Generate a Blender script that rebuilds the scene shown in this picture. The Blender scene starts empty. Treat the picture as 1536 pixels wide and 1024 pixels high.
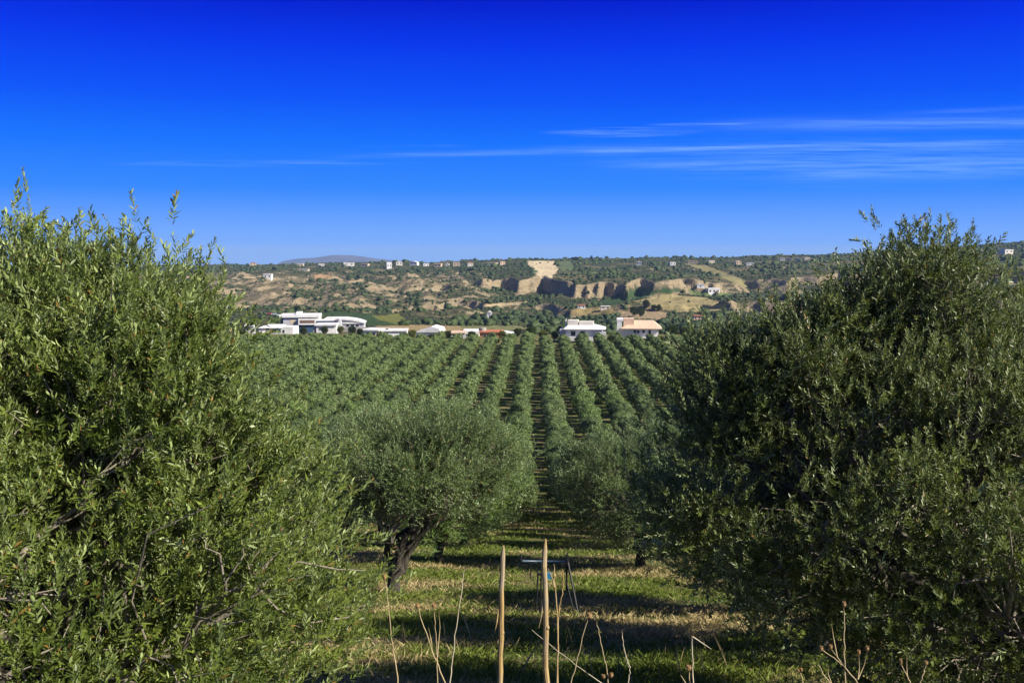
import bpy, math, numpy as np
from mathutils import Matrix, Vector
sc = bpy.context.scene
COL = sc.collection
RNG = np.random.default_rng(7)
E = 32.0                       # eye height above the datum
F = 1475.0                     # focal length in pixels of a 1536 wide frame

# ------------------------------------------------------------------ camera
YAW, PITCH = math.radians(1.36), math.radians(5.3)
cam = bpy.data.cameras.new('camera'); camo = bpy.data.objects.new('camera', cam); COL.objects.link(camo)
cam.sensor_width = 36; cam.lens = 36 * F / 1536; cam.clip_start = 0.1; cam.clip_end = 40000
camo.location = (0, 0, E); camo.rotation_euler = (math.radians(90) - PITCH, 0, YAW)
sc.camera = camo
CR = (Matrix.Rotation(YAW, 3, 'Z') @ Matrix.Rotation(math.radians(90) - PITCH, 3, 'X'))

def ray(px, py):
    v = CR @ Vector(((px - 768) / F, (512 - py) / F, -1)); return v / v.y
def P(px, py, d):
    v = ray(px, py); return Vector((v.x * d, d, E + v.z * d))

# ------------------------------------------------------------------ noise
def _hash(ix, iy, s):
    h = (ix.astype(np.int64) * 374761393 + iy.astype(np.int64) * 668265263 + s * 982451653) & 0xffffffff
    h = ((h ^ (h >> 13)) * 1274126177) & 0xffffffff
    return ((h ^ (h >> 16)) & 0xffff) / 65535.0
def vnoise(x, y, s=0):
    x = np.asarray(x, float); y = np.asarray(y, float)
    ix = np.floor(x); iy = np.floor(y); fx = x - ix; fy = y - iy
    fx = fx * fx * fx * (fx * (fx * 6 - 15) + 10); fy = fy * fy * fy * (fy * (fy * 6 - 15) + 10)
    a = _hash(ix, iy, s); b = _hash(ix + 1, iy, s); c = _hash(ix, iy + 1, s); d = _hash(ix + 1, iy + 1, s)
    return (a + (b - a) * fx) * (1 - fy) + (c + (d - c) * fx) * fy
def fbm(x, y, o=4, s=0):
    r = 0; a = .5; t = 0
    for i in range(o):
        r = r + a * vnoise(x, y, s + i); t += a; a *= .5; x = x * 2.03 + 11.3; y = y * 2.03 - 7.7
    return r / t - .5
def sstep(a, b, x):
    t = np.clip((x - a) / (b - a), 0, 1); return t * t * (3 - 2 * t)

# ------------------------------------------------------------------ terrain
PROF = np.array([(-60, 1.2), (-5, 1.55), (0, 2.0), (5, 3.3), (11, 4.85), (14.3, 5.72), (20.5, 7.35), (27.5, 8.86), (34.5, 10.5),
    (41.5, 12.15), (48.5, 13.8), (60, 16.5), (90, 22.6), (130, 28.0), (170, 29.2), (300, 29.5), (345, 30.5), (450, 38.0), (600, 44),
    (800, 53), (1000, 59), (1150, 57), (1500, 53), (2100, 47), (2500, 60), (15000, 330)])
TD = np.arange(-60, 3000, .5); TH = np.interp(TD, PROF[:, 0], PROF[:, 1])
_k = np.ones(13) / 13; TH = np.convolve(np.pad(TH, 6, 'edge'), _k, 'valid')
SKY_PX = np.array([-200, 290, 350, 420, 640, 800, 1000, 1100, 1240, 1480, 1540, 1800])
SKY_PY = np.array([405, 402, 399, 397, 393, 390, 389.5, 387, 383, 369, 364, 362])
def Z(x, y):
    x = np.asarray(x, float); y = np.asarray(y, float)
    h = np.where(y < 2900, np.interp(y, TD, TH), np.interp(y, PROF[:, 0], PROF[:, 1]))
    z = -h
    z = z + .10 * fbm(x / 1.7, y / 1.7, 3, 5) * sstep(2, 8, y) + .35 * fbm(x / 14, y / 14, 2, 9) * sstep(12, 40, y) * (1 - sstep(300, 420, y))
    far = sstep(430, 700, y)
    big = y > 425
    if np.any(big):
        px = 803 + F * x / np.maximum(y, 1)
        sky = np.interp(px, SKY_PX, SKY_PY)
        top = -(sky - 375) / F * 2100                      # height of the rim at 2.1 km, relative to the eye
        left = 1 - sstep(640, 800, px)                      # broken hills to the left, one tall scarp in the middle
        right = sstep(1020, 1120, px)
        spur = 190 * fbm(x / 150, y / 900, 2, 21) + 140 * (np.abs(fbm(x / 64, y / 500, 2, 31)) * 2 - .25) + 70 * (np.abs(fbm(x / 27, y / 240, 2, 37)) * 2 - .25) + 34 * fbm(x / 14, y / 30, 3, 41)
        w = 15 + 30 * vnoise(x / 60, y / 300, 45) + 30 * left + 40 * right
        D1 = 1120 + spur + 50 * right
        s1 = np.clip((y - D1) / w + .5, 0, 1) ** 1.25
        gul = (1 - np.abs(2 * vnoise(x / 17, y / 70, 46) - 1)) ** 2
        s1 = s1 - .34 * gul * np.sin(np.pi * np.clip(s1, 0, 1))
        D2 = 900 + .9 * spur; s2 = sstep(0, 1, (y - D2) / 40 + .5)
        D3 = 1420 + 1.2 * spur; s3 = sstep(0, 1, (y - D3) / 70 + .5)
        tot = 49 + top                                      # rise from the valley profile to the rim
        w2 = .30 + .06 * left; w3 = .08 + .14 * left; w1 = .52 - .24 * left - .20 * right
        wr = 1 - w1 - w2 - w3
        rise = tot * (w1 * s1 + w2 * s2 + w3 * s3 + wr * sstep(1000, 2100, y))
        hum = 17 * fbm(x / 120, y / 190, 4, 51) + 9 * fbm(x / 38, y / 52, 3, 61) + 3.2 * fbm(x / 13, y / 17, 3, 67) - 8 * (.5 - np.abs(fbm(x / 70, y / 110, 3, 63))) * left
        rough = far * (.25 + .75 * sstep(700, 850, y)) * (1 - .55 * sstep(1300, 1700, y))
        z = np.where(big, z + rise + rough * hum * (.8 + .75 * left) + rough * left * 26 * (.28 - np.abs(fbm(x / 95 + y / 400, y / 330, 3, 69))), z)
    return E + np.minimum(z, 22)
def zt(x, y): return float(Z(np.array([x]), np.array([y]))[0])
def hit(px, py, d0=300, d1=2600):
    v = ray(px, py); d = np.arange(d0, d1, 1.0)
    g = Z(v.x * d, d) - (E + v.z * d)
    k = np.argmax(g > 0)
    dd = float(d[k]) if g[k] > 0 else 2050.0
    return Vector((v.x * dd, dd, zt(v.x * dd, dd)))

# ------------------------------------------------------------------ object helpers
def link(o, parent=None):
    COL.objects.link(o)
    if parent is not None: o.parent = parent
    return o
def tag(o, label=None, cat=None, group=None, kind=None):
    for k, v in (('label', label), ('category', cat), ('group', group), ('kind', kind)):
        if v: o[k] = v
    return o
def thing(name, label, cat, loc=(0, 0, 0), rz=0, group=None):
    o = bpy.data.objects.new(name, None); o.empty_display_size = .3; link(o)
    o.location = loc; o.rotation_euler = (0, 0, rz)
    return tag(o, label, cat, group)
def fast_mesh(name, V, Fc, mat, tint=None, smooth=False, cols=None):
    V = np.ascontiguousarray(V, np.float32); Fc = np.ascontiguousarray(Fc, np.int32)
    m = bpy.data.meshes.new(name); n, k = Fc.shape
    m.vertices.add(len(V)); m.vertices.foreach_set('co', V.ravel())
    m.loops.add(n * k); m.loops.foreach_set('vertex_index', Fc.ravel())
    m.polygons.add(n); m.polygons.foreach_set('loop_start', np.arange(0, n * k, k, dtype=np.int32))
    if smooth: m.polygons.foreach_set('use_smooth', np.ones(n, bool))
    for nm, arr in (cols or {}).items():
        a = m.attributes.new(nm, 'FLOAT_COLOR', 'POINT')
        c = np.ones((len(V), 4), np.float32); c[:, :arr.shape[1]] = arr; a.data.foreach_set('color', c.ravel())
    if tint is not None:
        a = m.attributes.new('tint', 'FLOAT_COLOR', 'POINT')
        c = np.ones((len(V), 4), np.float32); c[:, :tint.shape[1]] = tint; a.data.foreach_set('color', c.ravel())
    m.update(calc_edges=True); m.materials.append(mat)
    return m
def mobj(name, mesh, parent=None): return link(bpy.data.objects.new(name, mesh), parent)

class MB:
    """collects shapes, builds ONE mesh object"""
    def __init__(s): s.v = []; s.f = []
    def add(s, vs, fs):
        b = len(s.v); s.v += [tuple(v) for v in vs]; s.f += [tuple(b + i for i in f) for f in fs]
    def box(s, x0, x1, y0, y1, z0, z1, M=None):
        vs = [Vector(p) for p in ((x0, y0, z0), (x1, y0, z0), (x1, y1, z0), (x0, y1, z0), (x0, y0, z1), (x1, y0, z1), (x1, y1, z1), (x0, y1, z1))]
        if M is not None: vs = [M @ v for v in vs]
        s.add(vs, [(3, 2, 1, 0), (4, 5, 6, 7), (0, 1, 5, 4), (1, 2, 6, 5), (2, 3, 7, 6), (3, 0, 4, 7)]); return s
    def tube(s, pts, rad, n=6, cap=True):
        pts = [Vector(p) for p in pts]
        if not hasattr(rad, '__len__'): rad = [rad] * len(pts)
        vs = []; up = None
        for i, p in enumerate(pts):
            t = (pts[min(i + 1, len(pts) - 1)] - pts[max(i - 1, 0)]).normalized()
            if up is None:
                up = Vector((1, 0, 0)) if abs(t.x) < .8 else Vector((0, 1, 0))
            a = t.cross(up).normalized(); b = t.cross(a); up = -b.cross(t).cross(t) if False else up
            for k in range(n):
                q = 2 * math.pi * k / n; vs.append(p + (a * math.cos(q) + b * math.sin(q)) * rad[i])
        fs = [(i * n + k, i * n + (k + 1) % n, (i + 1) * n + (k + 1) % n, (i + 1) * n + k) for i in range(len(pts) - 1) for k in range(n)]
        if cap: fs += [tuple(range(n)), tuple(reversed(range((len(pts) - 1) * n, len(pts) * n)))]
        s.add(vs, fs); return s
    def ball(s, c, r, n=10, m=7, sq=(1, 1, 1), rough=0):
        vs = []; c = Vector(c)
        for i in range(m + 1):
            th = math.pi * i / m
            for k in range(n):
                q = 2 * math.pi * k / n; rr = r * (1 + rough * (RNG.random() - .5))
                vs.append(c + Vector((math.sin(th) * math.cos(q) * sq[0], math.sin(th) * math.sin(q) * sq[1], math.cos(th) * sq[2])) * rr)
        fs = [(i * n + k, (i + 1) * n + k, (i + 1) * n + (k + 1) % n, i * n + (k + 1) % n) for i in range(m) for k in range(n)]
        s.add(vs, fs); return s
    def poly(s, pts, y0, y1):
        """outline in x,z extruded along y"""
        n = len(pts); vs = [(x, y0, z) for x, z in pts] + [(x, y1, z) for x, z in pts]
        s.add(vs, [tuple(range(n)), tuple(reversed(range(n, 2 * n)))] + [(k, n + k, n + (k + 1) % n, (k + 1) % n) for k in range(n)]); return s
    def build(s, name, mat, parent=None, smooth=False):
        m = bpy.data.meshes.new(name); m.from_pydata(s.v, [], s.f); m.update(); m.materials.append(mat)
        if smooth: m.polygons.foreach_set('use_smooth', np.ones(len(m.polygons), bool))
        return mobj(name, m, parent)

# ------------------------------------------------------------------ materials
def newmat(name):
    m = bpy.data.materials.new(name); m.use_nodes = True; nt = m.node_tree; nt.nodes.clear()
    return m, nt
def N(nt, t, **kw):
    n = nt.nodes.new(t)
    for k, v in kw.items():
        if k.startswith('i_'): n.inputs[k[2:].replace('_', ' ')].default_value = v
        else: setattr(n, k, v)
    return n
def L(nt, a, b): nt.links.new(a, b)
def mixc(nt, fac, a, b, mode='MIX'):
    n = nt.nodes.new('ShaderNodeMix'); n.data_type = 'RGBA'; n.blend_type = mode
    for s, v in ((n.inputs[0], fac), (n.inputs[6], a), (n.inputs[7], b)):
        if hasattr(v, 'links') or hasattr(v, 'is_linked'): L(nt, v, s)
        elif hasattr(v, '__len__'): s.default_value = (*v, 1) if len(v) == 3 else v
        else: s.default_value = v
    return n.outputs[2]
def ramp(nt, src, stops, interp='LINEAR'):
    n = nt.nodes.new('ShaderNodeValToRGB'); cr = n.color_ramp; cr.interpolation = interp
    while len(cr.elements) < len(stops): cr.elements.new(.5)
    for e, (p, c) in zip(cr.elements, stops):
        e.position = p; e.color = (*c, 1) if hasattr(c, '__len__') else (c, c, c, 1)
    L(nt, src, n.inputs[0]); return n.outputs[0]
def noise(nt, vec, scale, detail=4, rough=.55):
    n = nt.nodes.new('ShaderNodeTexNoise'); n.inputs['Scale'].default_value = scale; n.inputs['Detail'].default_value = detail
    n.inputs['Roughness'].default_value = rough
    if vec is not None: L(nt, vec, n.inputs['Vector'])
    return n.outputs['Fac']
def math_(nt, op, a, b=0.0, clamp=False):
    n = nt.nodes.new('ShaderNodeMath'); n.operation = op; n.use_clamp = clamp
    for s, v in ((n.inputs[0], a), (n.inputs[1], b)):
        if hasattr(v, 'is_linked'): L(nt, v, s)
        else: s.default_value = v
    return n.outputs[0]
def finish(nt, sh):
    o = nt.nodes.new('ShaderNodeOutputMaterial'); L(nt, sh, o.inputs['Surface'])
def princ(nt, col, rough=.8, spec=.3, normal=None):
    b = nt.nodes.new('ShaderNodeBsdfPrincipled')
    if hasattr(col, 'is_linked'): L(nt, col, b.inputs['Base Color'])
    else: b.inputs['Base Color'].default_value = (*col, 1)
    if hasattr(rough, 'is_linked'): L(nt, rough, b.inputs['Roughness'])
    else: b.inputs['Roughness'].default_value = rough
    b.inputs['Specular IOR Level'].default_value = spec
    if normal is not None: L(nt, normal, b.inputs['Normal'])
    return b
def bump(nt, h, strength=.5, dist=.05):
    n = nt.nodes.new('ShaderNodeBump'); n.inputs['Strength'].default_value = strength; n.inputs['Distance'].default_value = dist
    L(nt, h, n.inputs['Height']); return n.outputs[0]
def objco(nt): return nt.nodes.new('ShaderNodeTexCoord').outputs['Object']
def pos(nt): return nt.nodes.new('ShaderNodeNewGeometry').outputs['Position']

def leaf_mat(name, dark, light, under, trans=.22, rough=.42, spec=.5):
    """tint.r: leaf to leaf variation, tint.g: clump to clump variation"""
    m, nt = newmat(name)
    at = N(nt, 'ShaderNodeAttribute', attribute_name='tint')
    sep = N(nt, 'ShaderNodeSeparateColor'); L(nt, at.outputs['Color'], sep.inputs[0])
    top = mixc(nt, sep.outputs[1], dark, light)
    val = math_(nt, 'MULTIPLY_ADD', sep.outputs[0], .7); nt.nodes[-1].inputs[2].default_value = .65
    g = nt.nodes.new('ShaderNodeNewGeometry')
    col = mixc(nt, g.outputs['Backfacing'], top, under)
    cb = nt.nodes.new('ShaderNodeCombineColor')
    for i in range(3): L(nt, val, cb.inputs[i])
    col = mixc(nt, 1.0, col, cb.outputs[0], 'MULTIPLY')
    oi = nt.nodes.new('ShaderNodeObjectInfo'); col = mixc(nt, 1.0, col, ramp(nt, oi.outputs['Random'], [(0, (.80, .84, .86)), (.5, (1, 1, 1)), (1, (1.0, 1.12, .78))]), 'MULTIPLY')
    old = math_(nt, 'GREATER_THAN', sep.outputs[0], .985)           # a few yellowed leaves
    col = mixc(nt, old, col, (.28, .17, .04))
    b = princ(nt, col, rough, spec)
    t = nt.nodes.new('ShaderNodeBsdfTranslucent'); L(nt, mixc(nt, .5, col, (.14, .16, .02)), t.inputs[0])
    mx = nt.nodes.new('ShaderNodeMixShader'); mx.inputs[0].default_value = trans
    L(nt, b.outputs[0], mx.inputs[1]); L(nt, t.outputs[0], mx.inputs[2]); finish(nt, mx.outputs[0])
    return m
def plain(name, col, rough=.7, spec=.3, var=.25, scale=1.5, bumps=0):
    m, nt = newmat(name); c = objco(nt); n = noise(nt, c, scale, 5)
    lo = tuple(x * (1 - var) for x in col); hi = tuple(min(1, x * (1 + var)) for x in col)
    cc = ramp(nt, n, [(.3, lo), (.7, hi)])
    nm = bump(nt, noise(nt, c, scale * 6, 4), bumps, .02) if bumps else None
    finish(nt, princ(nt, cc, rough, spec, nm).outputs[0]); return m

MAT = {}
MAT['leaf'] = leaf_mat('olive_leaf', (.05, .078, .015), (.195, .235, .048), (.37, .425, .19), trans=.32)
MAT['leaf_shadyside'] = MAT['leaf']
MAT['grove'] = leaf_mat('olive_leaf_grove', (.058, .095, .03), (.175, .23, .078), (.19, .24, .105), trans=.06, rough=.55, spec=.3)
MAT['mid'] = leaf_mat('olive_leaf_grey', (.06, .10, .032), (.175, .24, .08), (.28, .36, .18), trans=.22, rough=.5, spec=.35)
MAT['darktree'] = leaf_mat('dark_tree_leaf', (.025, .045, .015), (.06, .085, .025), (.07, .09, .035), trans=.12, rough=.6, spec=.25)
MAT['yellowtree'] = leaf_mat('yellow_tree_leaf', (.10, .12, .03), (.20, .20, .05), (.2, .2, .07), trans=.15, rough=.6, spec=.25)
def bark_mat(name, a, b):
    m, nt = newmat(name); c = objco(nt)
    w = N(nt, 'ShaderNodeMapping'); w.inputs['Scale'].default_value = (9, 9, 2.2); L(nt, c, w.inputs[0])
    n = noise(nt, w.outputs[0], 3, 7, .65); col = ramp(nt, n, [(.35, a), (.65, b)])
    finish(nt, princ(nt, col, .9, .2, bump(nt, n, .9, .03)).outputs[0]); return m
MAT['bark'] = bark_mat('olive_bark', (.022, .019, .016), (.10, .088, .07))
MAT['twig'] = bark_mat('olive_twig', (.16, .14, .105), (.32, .28, .22))

# ------------------------------------------------------------------ leaves, sprigs, crowns
def norm(a): return a / np.maximum(np.linalg.norm(a, axis=-1, keepdims=True), 1e-9)
def make_sprig(rng, n, length, ll, lw, six=True):
    """a shoot along +Z with opposite pairs of lance leaves; returns leaf vertices (n*k,3)"""
    out = []
    bend = rng.normal(0, .12, 2)
    for i in range(n):
        t = ((i // 2) + .6) / (n / 2); z = t * length
        base = np.array([bend[0] * t * t * length, bend[1] * t * t * length, z])
        ang = (i // 2) * math.pi / 2 + (i % 2) * math.pi + rng.normal(0, .35)
        open_ = math.radians(rng.uniform(28, 62)) * (1.05 - .5 * t)
        o = np.array([math.cos(ang), math.sin(ang), 0]); a = o * math.sin(open_) + np.array([0, 0, 1]) * math.cos(open_)
        nrm = np.array([0, 0, 1]) * math.sin(open_) - o * math.cos(open_)       # upper face looks towards the shoot tip
        tw = rng.normal(0, .5); b = np.cross(nrm, a); b, nrm = b * math.cos(tw) + nrm * math.sin(tw), nrm * math.cos(tw) - b * math.sin(tw)
        l = ll * rng.uniform(.7, 1.2) * (1 - .35 * max(0, t - .7) / .3); w = lw * rng.uniform(.8, 1.2) / 2
        cv = rng.normal(-.06, .1)
        pt = lambda u, s, lift: base + a * (u * l) + b * (s * w) + nrm * (l * cv * u * u + lift * w)
        if six: out += [pt(0, 0, 0), pt(.32, -.95, .25), pt(.70, -.75, .2), pt(1, 0, 0), pt(.70, .75, .2), pt(.32, .95, .25)]
        else: out += [pt(0, 0, 0), pt(.5, -1, .2), pt(1, 0, 0), pt(.5, 1, .2)]
    return np.array(out, np.float32)
def frames(d, rng):
    d = norm(d); r = rng.normal(0, 1, d.shape); x = norm(np.cross(d, r)); y = np.cross(d, x)
    return np.stack([x, y, d], axis=2)
def sample_crown(blobs, n, rng, clumps, inner=.35, pull=.4, low=None):
    """points through the outer volume of a union of lumpy ellipsoids, pulled into clumps"""
    w = np.array([b[2] if len(b) > 2 else 1.0 for b in blobs]); w = w / w.sum()
    pts = []; outs = []
    def draw(k):
        i = rng.choice(len(blobs), k, p=w); c = np.array([blobs[j][0] for j in i]); r = np.array([blobs[j][1] for j in i])
        d = norm(rng.normal(0, 1, (k, 3))); rad = (inner ** 3 + (1 - inner ** 3) * rng.random(k)) ** (1 / 3) * (1 - .25 * rng.random(k) ** 3)
        lump = 1 + .16 * fbm(d[:, 0] * 2.3 + 9 * i, d[:, 1] * 2.3 + d[:, 2] * 1.7, 2, 3)
        return c + d * r * (rad * lump)[:, None], norm(d / r)
    p, o = draw(n); cc, _ = draw(clumps)
    d2 = ((p[:, None, :] - cc[None]) ** 2).sum(2); near = cc[d2.argmin(1)]
    p = p + (near - p) * pull * rng.random((n, 1))
    if low is not None: p[:, 2] = np.maximum(p[:, 2], low + rng.random(n) * .3)
    return p, o, d2.argmin(1)
def crown_geo(tips, outs, cid, rng, sprigs, per, jitter, up=.9, out=.7, rnd=.5, smin=.75, smax=1.25, k=6):
    n = len(tips) * per
    base = np.repeat(tips, per, 0) + rng.normal(0, jitter, (n, 3)); d = np.repeat(outs, per, 0) * out + np.array([0, 0, up]) + rng.normal(0, rnd, (n, 3))
    ct = rng.random(cid.max() + 1); g = np.repeat(ct[cid], per)
    R = frames(d, rng) * rng.uniform(smin, smax, (n, 1, 1)); pick = rng.integers(0, len(sprigs), n)
    Vs = []; Ts = []
    for j, s in enumerate(sprigs):
        m = pick == j; q = int(m.sum())
        if not q: continue
        v = np.einsum('nij,lj->nli', R[m], s) + base[m][:, None, :]
        nl = len(s) // k; t = np.empty((q, nl, k, 2), np.float32)
        t[..., 0] = rng.random((q, nl))[..., None]; t[..., 1] = np.clip(g[m][:, None, None] * .6 + .4 * rng.random((q, 1, 1)), 0, 1)
        Vs.append(v.reshape(-1, 3)); Ts.append(t.reshape(-1, 2))
    V = np.concatenate(Vs); T = np.concatenate(Ts); nl = len(V) // k; b = (np.arange(nl) * k)[:, None]
    if k == 6: Fc = np.concatenate([b + np.array([[0, 1, 2, 3]]), b + np.array([[0, 3, 4, 5]])])
    else: Fc = b + np.array([[0, 1, 2, 3]])
    return V, Fc, T
def kmeans(p, k, rng, it=5):
    c = p[rng.choice(len(p), k, replace=False)].copy()
    for _ in range(it):
        a = ((p[:, None] - c[None]) ** 2).sum(2).argmin(1)
        for j in range(k):
            if (a == j).any(): c[j] = p[a == j].mean(0)
    return c, a
def limb_pts(a, b, rng, wob, n=5, sag=0):
    a = np.array(a); b = np.array(b); l = np.linalg.norm(b - a); t = np.linspace(0, 1, n)[:, None]
    p = a + (b - a) * t; w = rng.normal(0, wob * l, (n, 3)); w[0] = 0; w[-1] = 0
    p = p + w; p[:, 2] += sag * l * (t[:, 0] * (1 - t[:, 0])) * 4
    return p
def skeleton(root, fork, tips, rng, nlimb, nbr, twigs=True, r0=.11, stems=None, wob=.06):
    """returns (trunk MB, branch MB): trunk and limbs, then branches and twigs reaching every tip"""
    T = MB(); B = MB(); root = np.array(root, float); fork = np.array(fork, float)
    bc, ba = kmeans(tips, nbr, rng); lc, la = kmeans(bc, nlimb, rng)
    T.tube([root - (0, 0, .25), root, root + (fork - root) * .35 + rng.normal(0, .02, 3), root + (fork - root) * .7 + rng.normal(0, .02, 3), fork],
           [r0 * 1.9, r0 * 1.45, r0 * 1.12, r0, r0 * .98], 10)
    for j in range(nlimb):
        end = fork + (lc[j] - fork) * .62
        f0 = fork + (root - fork) * rng.uniform(0, .25)
        pts = limb_pts(f0, end, rng, wob, 7, .05); rr = np.linspace(r0 * .72, r0 * .30, 7); T.tube(pts, list(rr), 8)
        for q in np.where(la == j)[0]:
            s = pts[rng.integers(3, 7)]; e = s + (bc[q] - s) * .86
            bp = limb_pts(s, e, rng, wob * 1.3, 5, .04); B.tube(bp, list(np.linspace(r0 * .27, r0 * .09, 5)), 5)
            if twigs:
                for i in np.where(ba == q)[0]:
                    s2 = bp[rng.integers(2, 5)]
                    B.tube(limb_pts(s2, tips[i], rng, wob * 1.6, 4, .05), [r0 * .075, r0 * .06, r0 * .045, r0 * .025], 4, cap=False)
    return T, B

def olive_tree(name, label, cat, base, blobs, fork, seed, ntip, per, spr, nlimb=6, nbr=90, clumps=60, r0=.11, jitter=.10, mat='leaf', group=None, k=6, low=.35, twig='twig', gaps=(), pull=.5, **kw):
    """blobs and fork are relative to the base"""
    rng = np.random.default_rng(seed)
    tips, outs, cid = sample_crown(blobs, ntip, rng, clumps, low=low, pull=pull)
    for c, gr in gaps:                                  # openings in the crown that let one look in on the limbs
        ok = (np.linalg.norm(tips - np.array(c), axis=1) > gr) | (rng.random(len(tips)) < .10); tips, outs, cid = tips[ok], outs[ok], cid[ok]
    t = thing(name, label, cat, base, 0, group)
    T, B = skeleton((0, 0, 0), fork, tips, rng, nlimb, nbr, True, r0)
    T.build('trunk', MAT['bark'], t, True); B.build('branches', MAT[twig], t, True)
    V, Fc, Tn = crown_geo(tips, outs, cid, rng, spr, per, jitter, k=k, **kw)
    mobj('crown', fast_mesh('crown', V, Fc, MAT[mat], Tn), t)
    return t

# ------------------------------------------------------------------ setting: ground and hills
def ground_material():
    m, nt = newmat('orchard_ground'); p = pos(nt)
    a = noise(nt, p, .55, 6, .6); b = noise(nt, p, 3.5, 6, .65); c = noise(nt, p, 22, 4, .6)
    grass = ramp(nt, b, [(.3, (.035, .06, .012)), (.6, (.09, .13, .022)), (.8, (.15, .16, .045))])
    dry = ramp(nt, c, [(.3, (.10, .075, .04)), (.55, (.22, .17, .085)), (.75, (.34, .28, .16))])
    f = math_(nt, 'MULTIPLY_ADD', b, .5); nt.nodes[-1].inputs[2].default_value = 0
    f = math_(nt, 'ADD', a, f); col = mixc(nt, ramp(nt, f, [(.70, 0.0), (.86, 1.0)]), grass, dry)
    h = math_(nt, 'ADD', b, c)
    finish(nt, princ(nt, col, .95, .1, bump(nt, h, .8, .06)).outputs[0]); return m
def hill_material():
    m, nt = newmat('hillside_earth'); p = pos(nt)
    g = nt.nodes.new('ShaderNodeNewGeometry'); s = N(nt, 'ShaderNodeSeparateXYZ'); L(nt, g.outputs['True Normal'], s.inputs[0])
    big = noise(nt, p, .012, 5, .6); mid = noise(nt, p, .06, 6, .65); fine = noise(nt, p, .22, 6, .72)
    st = N(nt, 'ShaderNodeMapping'); st.inputs['Scale'].default_value = (.02, .02, .35); L(nt, p, st.inputs[0]); strata = noise(nt, st.outputs[0], 1, 4, .6)
    rock = mixc(nt, ramp(nt, strata, [(.3, 0.0), (.7, 1.0)]), (.25, .195, .12), (.43, .345, .215))
    rock = mixc(nt, ramp(nt, fine, [(.35, .7), (.6, 0.0)]), rock, (.17, .135, .08))
    dry = ramp(nt, fine, [(.3, (.09, .08, .042)), (.7, (.20, .17, .09))])
    scrub = ramp(nt, fine, [(.3, (.022, .034, .015)), (.7, (.075, .08, .035))])
    k = math_(nt, 'ADD', math_(nt, 'MULTIPLY', big, .6), math_(nt, 'MULTIPLY', mid, .4))
    veg = mixc(nt, ramp(nt, k, [(.49, 0.0), (.57, 1.0)]), scrub, dry)
    sl = math_(nt, 'ADD', s.outputs[2], math_(nt, 'MULTIPLY', math_(nt, 'SUBTRACT', mid, .5), .30))
    col = mixc(nt, ramp(nt, sl, [(.90, 1.0), (.955, 0.0)]), veg, rock)
    at = N(nt, 'ShaderNodeAttribute', attribute_name='cover')
    cf = mixc(nt, .35, at.outputs['Color'], mixc(nt, 1.0, at.outputs['Color'], ramp(nt, fine, [(.3, .6), (.7, 1.4)]), 'MULTIPLY'))
    col = mixc(nt, at.outputs['Alpha'], col, cf)
    finish(nt, princ(nt, col, .95, .1, bump(nt, fine, 1.0, 4.0)).outputs[0]); return m
MAT['ground'] = ground_material(); MAT['hill'] = hill_material()

def sheet(name, rows, us, xw, mat, cover=None):
    U, D = np.meshgrid(us, rows); X = U * xw(D); Zz = Z(X, D); V = np.stack([X, D, Zz], 2).reshape(-1, 3)
    nr, nc = U.shape; i = np.arange(nr * nc).reshape(nr, nc)
    Fc = np.stack([i[:-1, :-1], i[:-1, 1:], i[1:, 1:], i[1:, :-1]], 2).reshape(-1, 4)
    cols = {'cover': cover(V)} if cover else None
    return tag(mobj(name, fast_mesh(name, V, Fc, mat, smooth=True, cols=cols)), kind='structure')
rows = np.concatenate([np.arange(-30, 5, 1.0), np.arange(5, 30, .2), np.arange(30, 70, .5), np.arange(70, 425, 2.5), [425.0]])
sheet('ground', rows, np.linspace(-.95, .95, 300), lambda d: d + 50, MAT['ground'])

# fields of the valley and the pale landslip, as outlines on the terrain: (outline in frame pixels, land cover)
FIELDS = [
    ([(478, 470), (500, 466), (560, 470), (600, 488), (560, 488), (505, 484)], (.05, .085, .03)),
    ([(560, 474), (600, 470), (612, 484), (598, 488), (570, 480)], (.17, .18, .045)),
    ([(560, 489), (640, 487), (700, 489), (690, 496), (580, 497)], (.36, .27, .13)),
    ([(690, 489), (775, 488), (800, 493), (700, 500)], (.22, .22, .09)),
    ([(895, 455), (945, 432), (1000, 430), (1030, 436), (960, 447), (915, 458)], (.045, .08, .03)),
    ([(950, 452), (1000, 441), (1060, 446), (1105, 462), (1050, 469), (1000, 466)], (.34, .28, .13)),
    ([(930, 466), (975, 463), (1005, 470), (995, 482), (930, 480)], (.36, .27, .15)),
    ([(845, 464), (915, 460), (925, 470), (860, 476)], (.27, .21, .09)),
    ([(1030, 434), (1100, 440), (1095, 446), (1040, 443)], (.13, .17, .06)),
    ([(790, 391), (832, 391), (838, 405), (822, 424), (800, 410)], (.60, .49, .30)),
    ([(838, 392), (858, 391), (862, 405), (840, 408)], (.11, .14, .06)),
    ([(1020, 394), (1060, 398), (1130, 425), (1150, 440), (1120, 432), (1060, 408)], (.25, .22, .10)),
    ([(690, 458), (790, 452), (792, 456), (700, 463)], (.42, .33, .19)),
    ([(470, 412), (500, 410), (490, 420), (474, 420)], (.38, .25, .13)),
]
def inpoly(px, py, poly):
    r = np.zeros(px.shape, bool); n = len(poly)
    for i in range(n):
        x0, y0 = poly[i]; x1, y1 = poly[(i + 1) % n]
        c = ((y0 > py) != (y1 > py)) & (px < (x1 - x0) * (py - y0) / (y1 - y0 + 1e-9) + x0); r ^= c
    return r
def to_px(V):
    v = (V - np.array([0, 0, E])) @ np.array(CR); return 768 + F * v[:, 0] / -v[:, 2], 512 - F * v[:, 1] / -v[:, 2]
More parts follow.
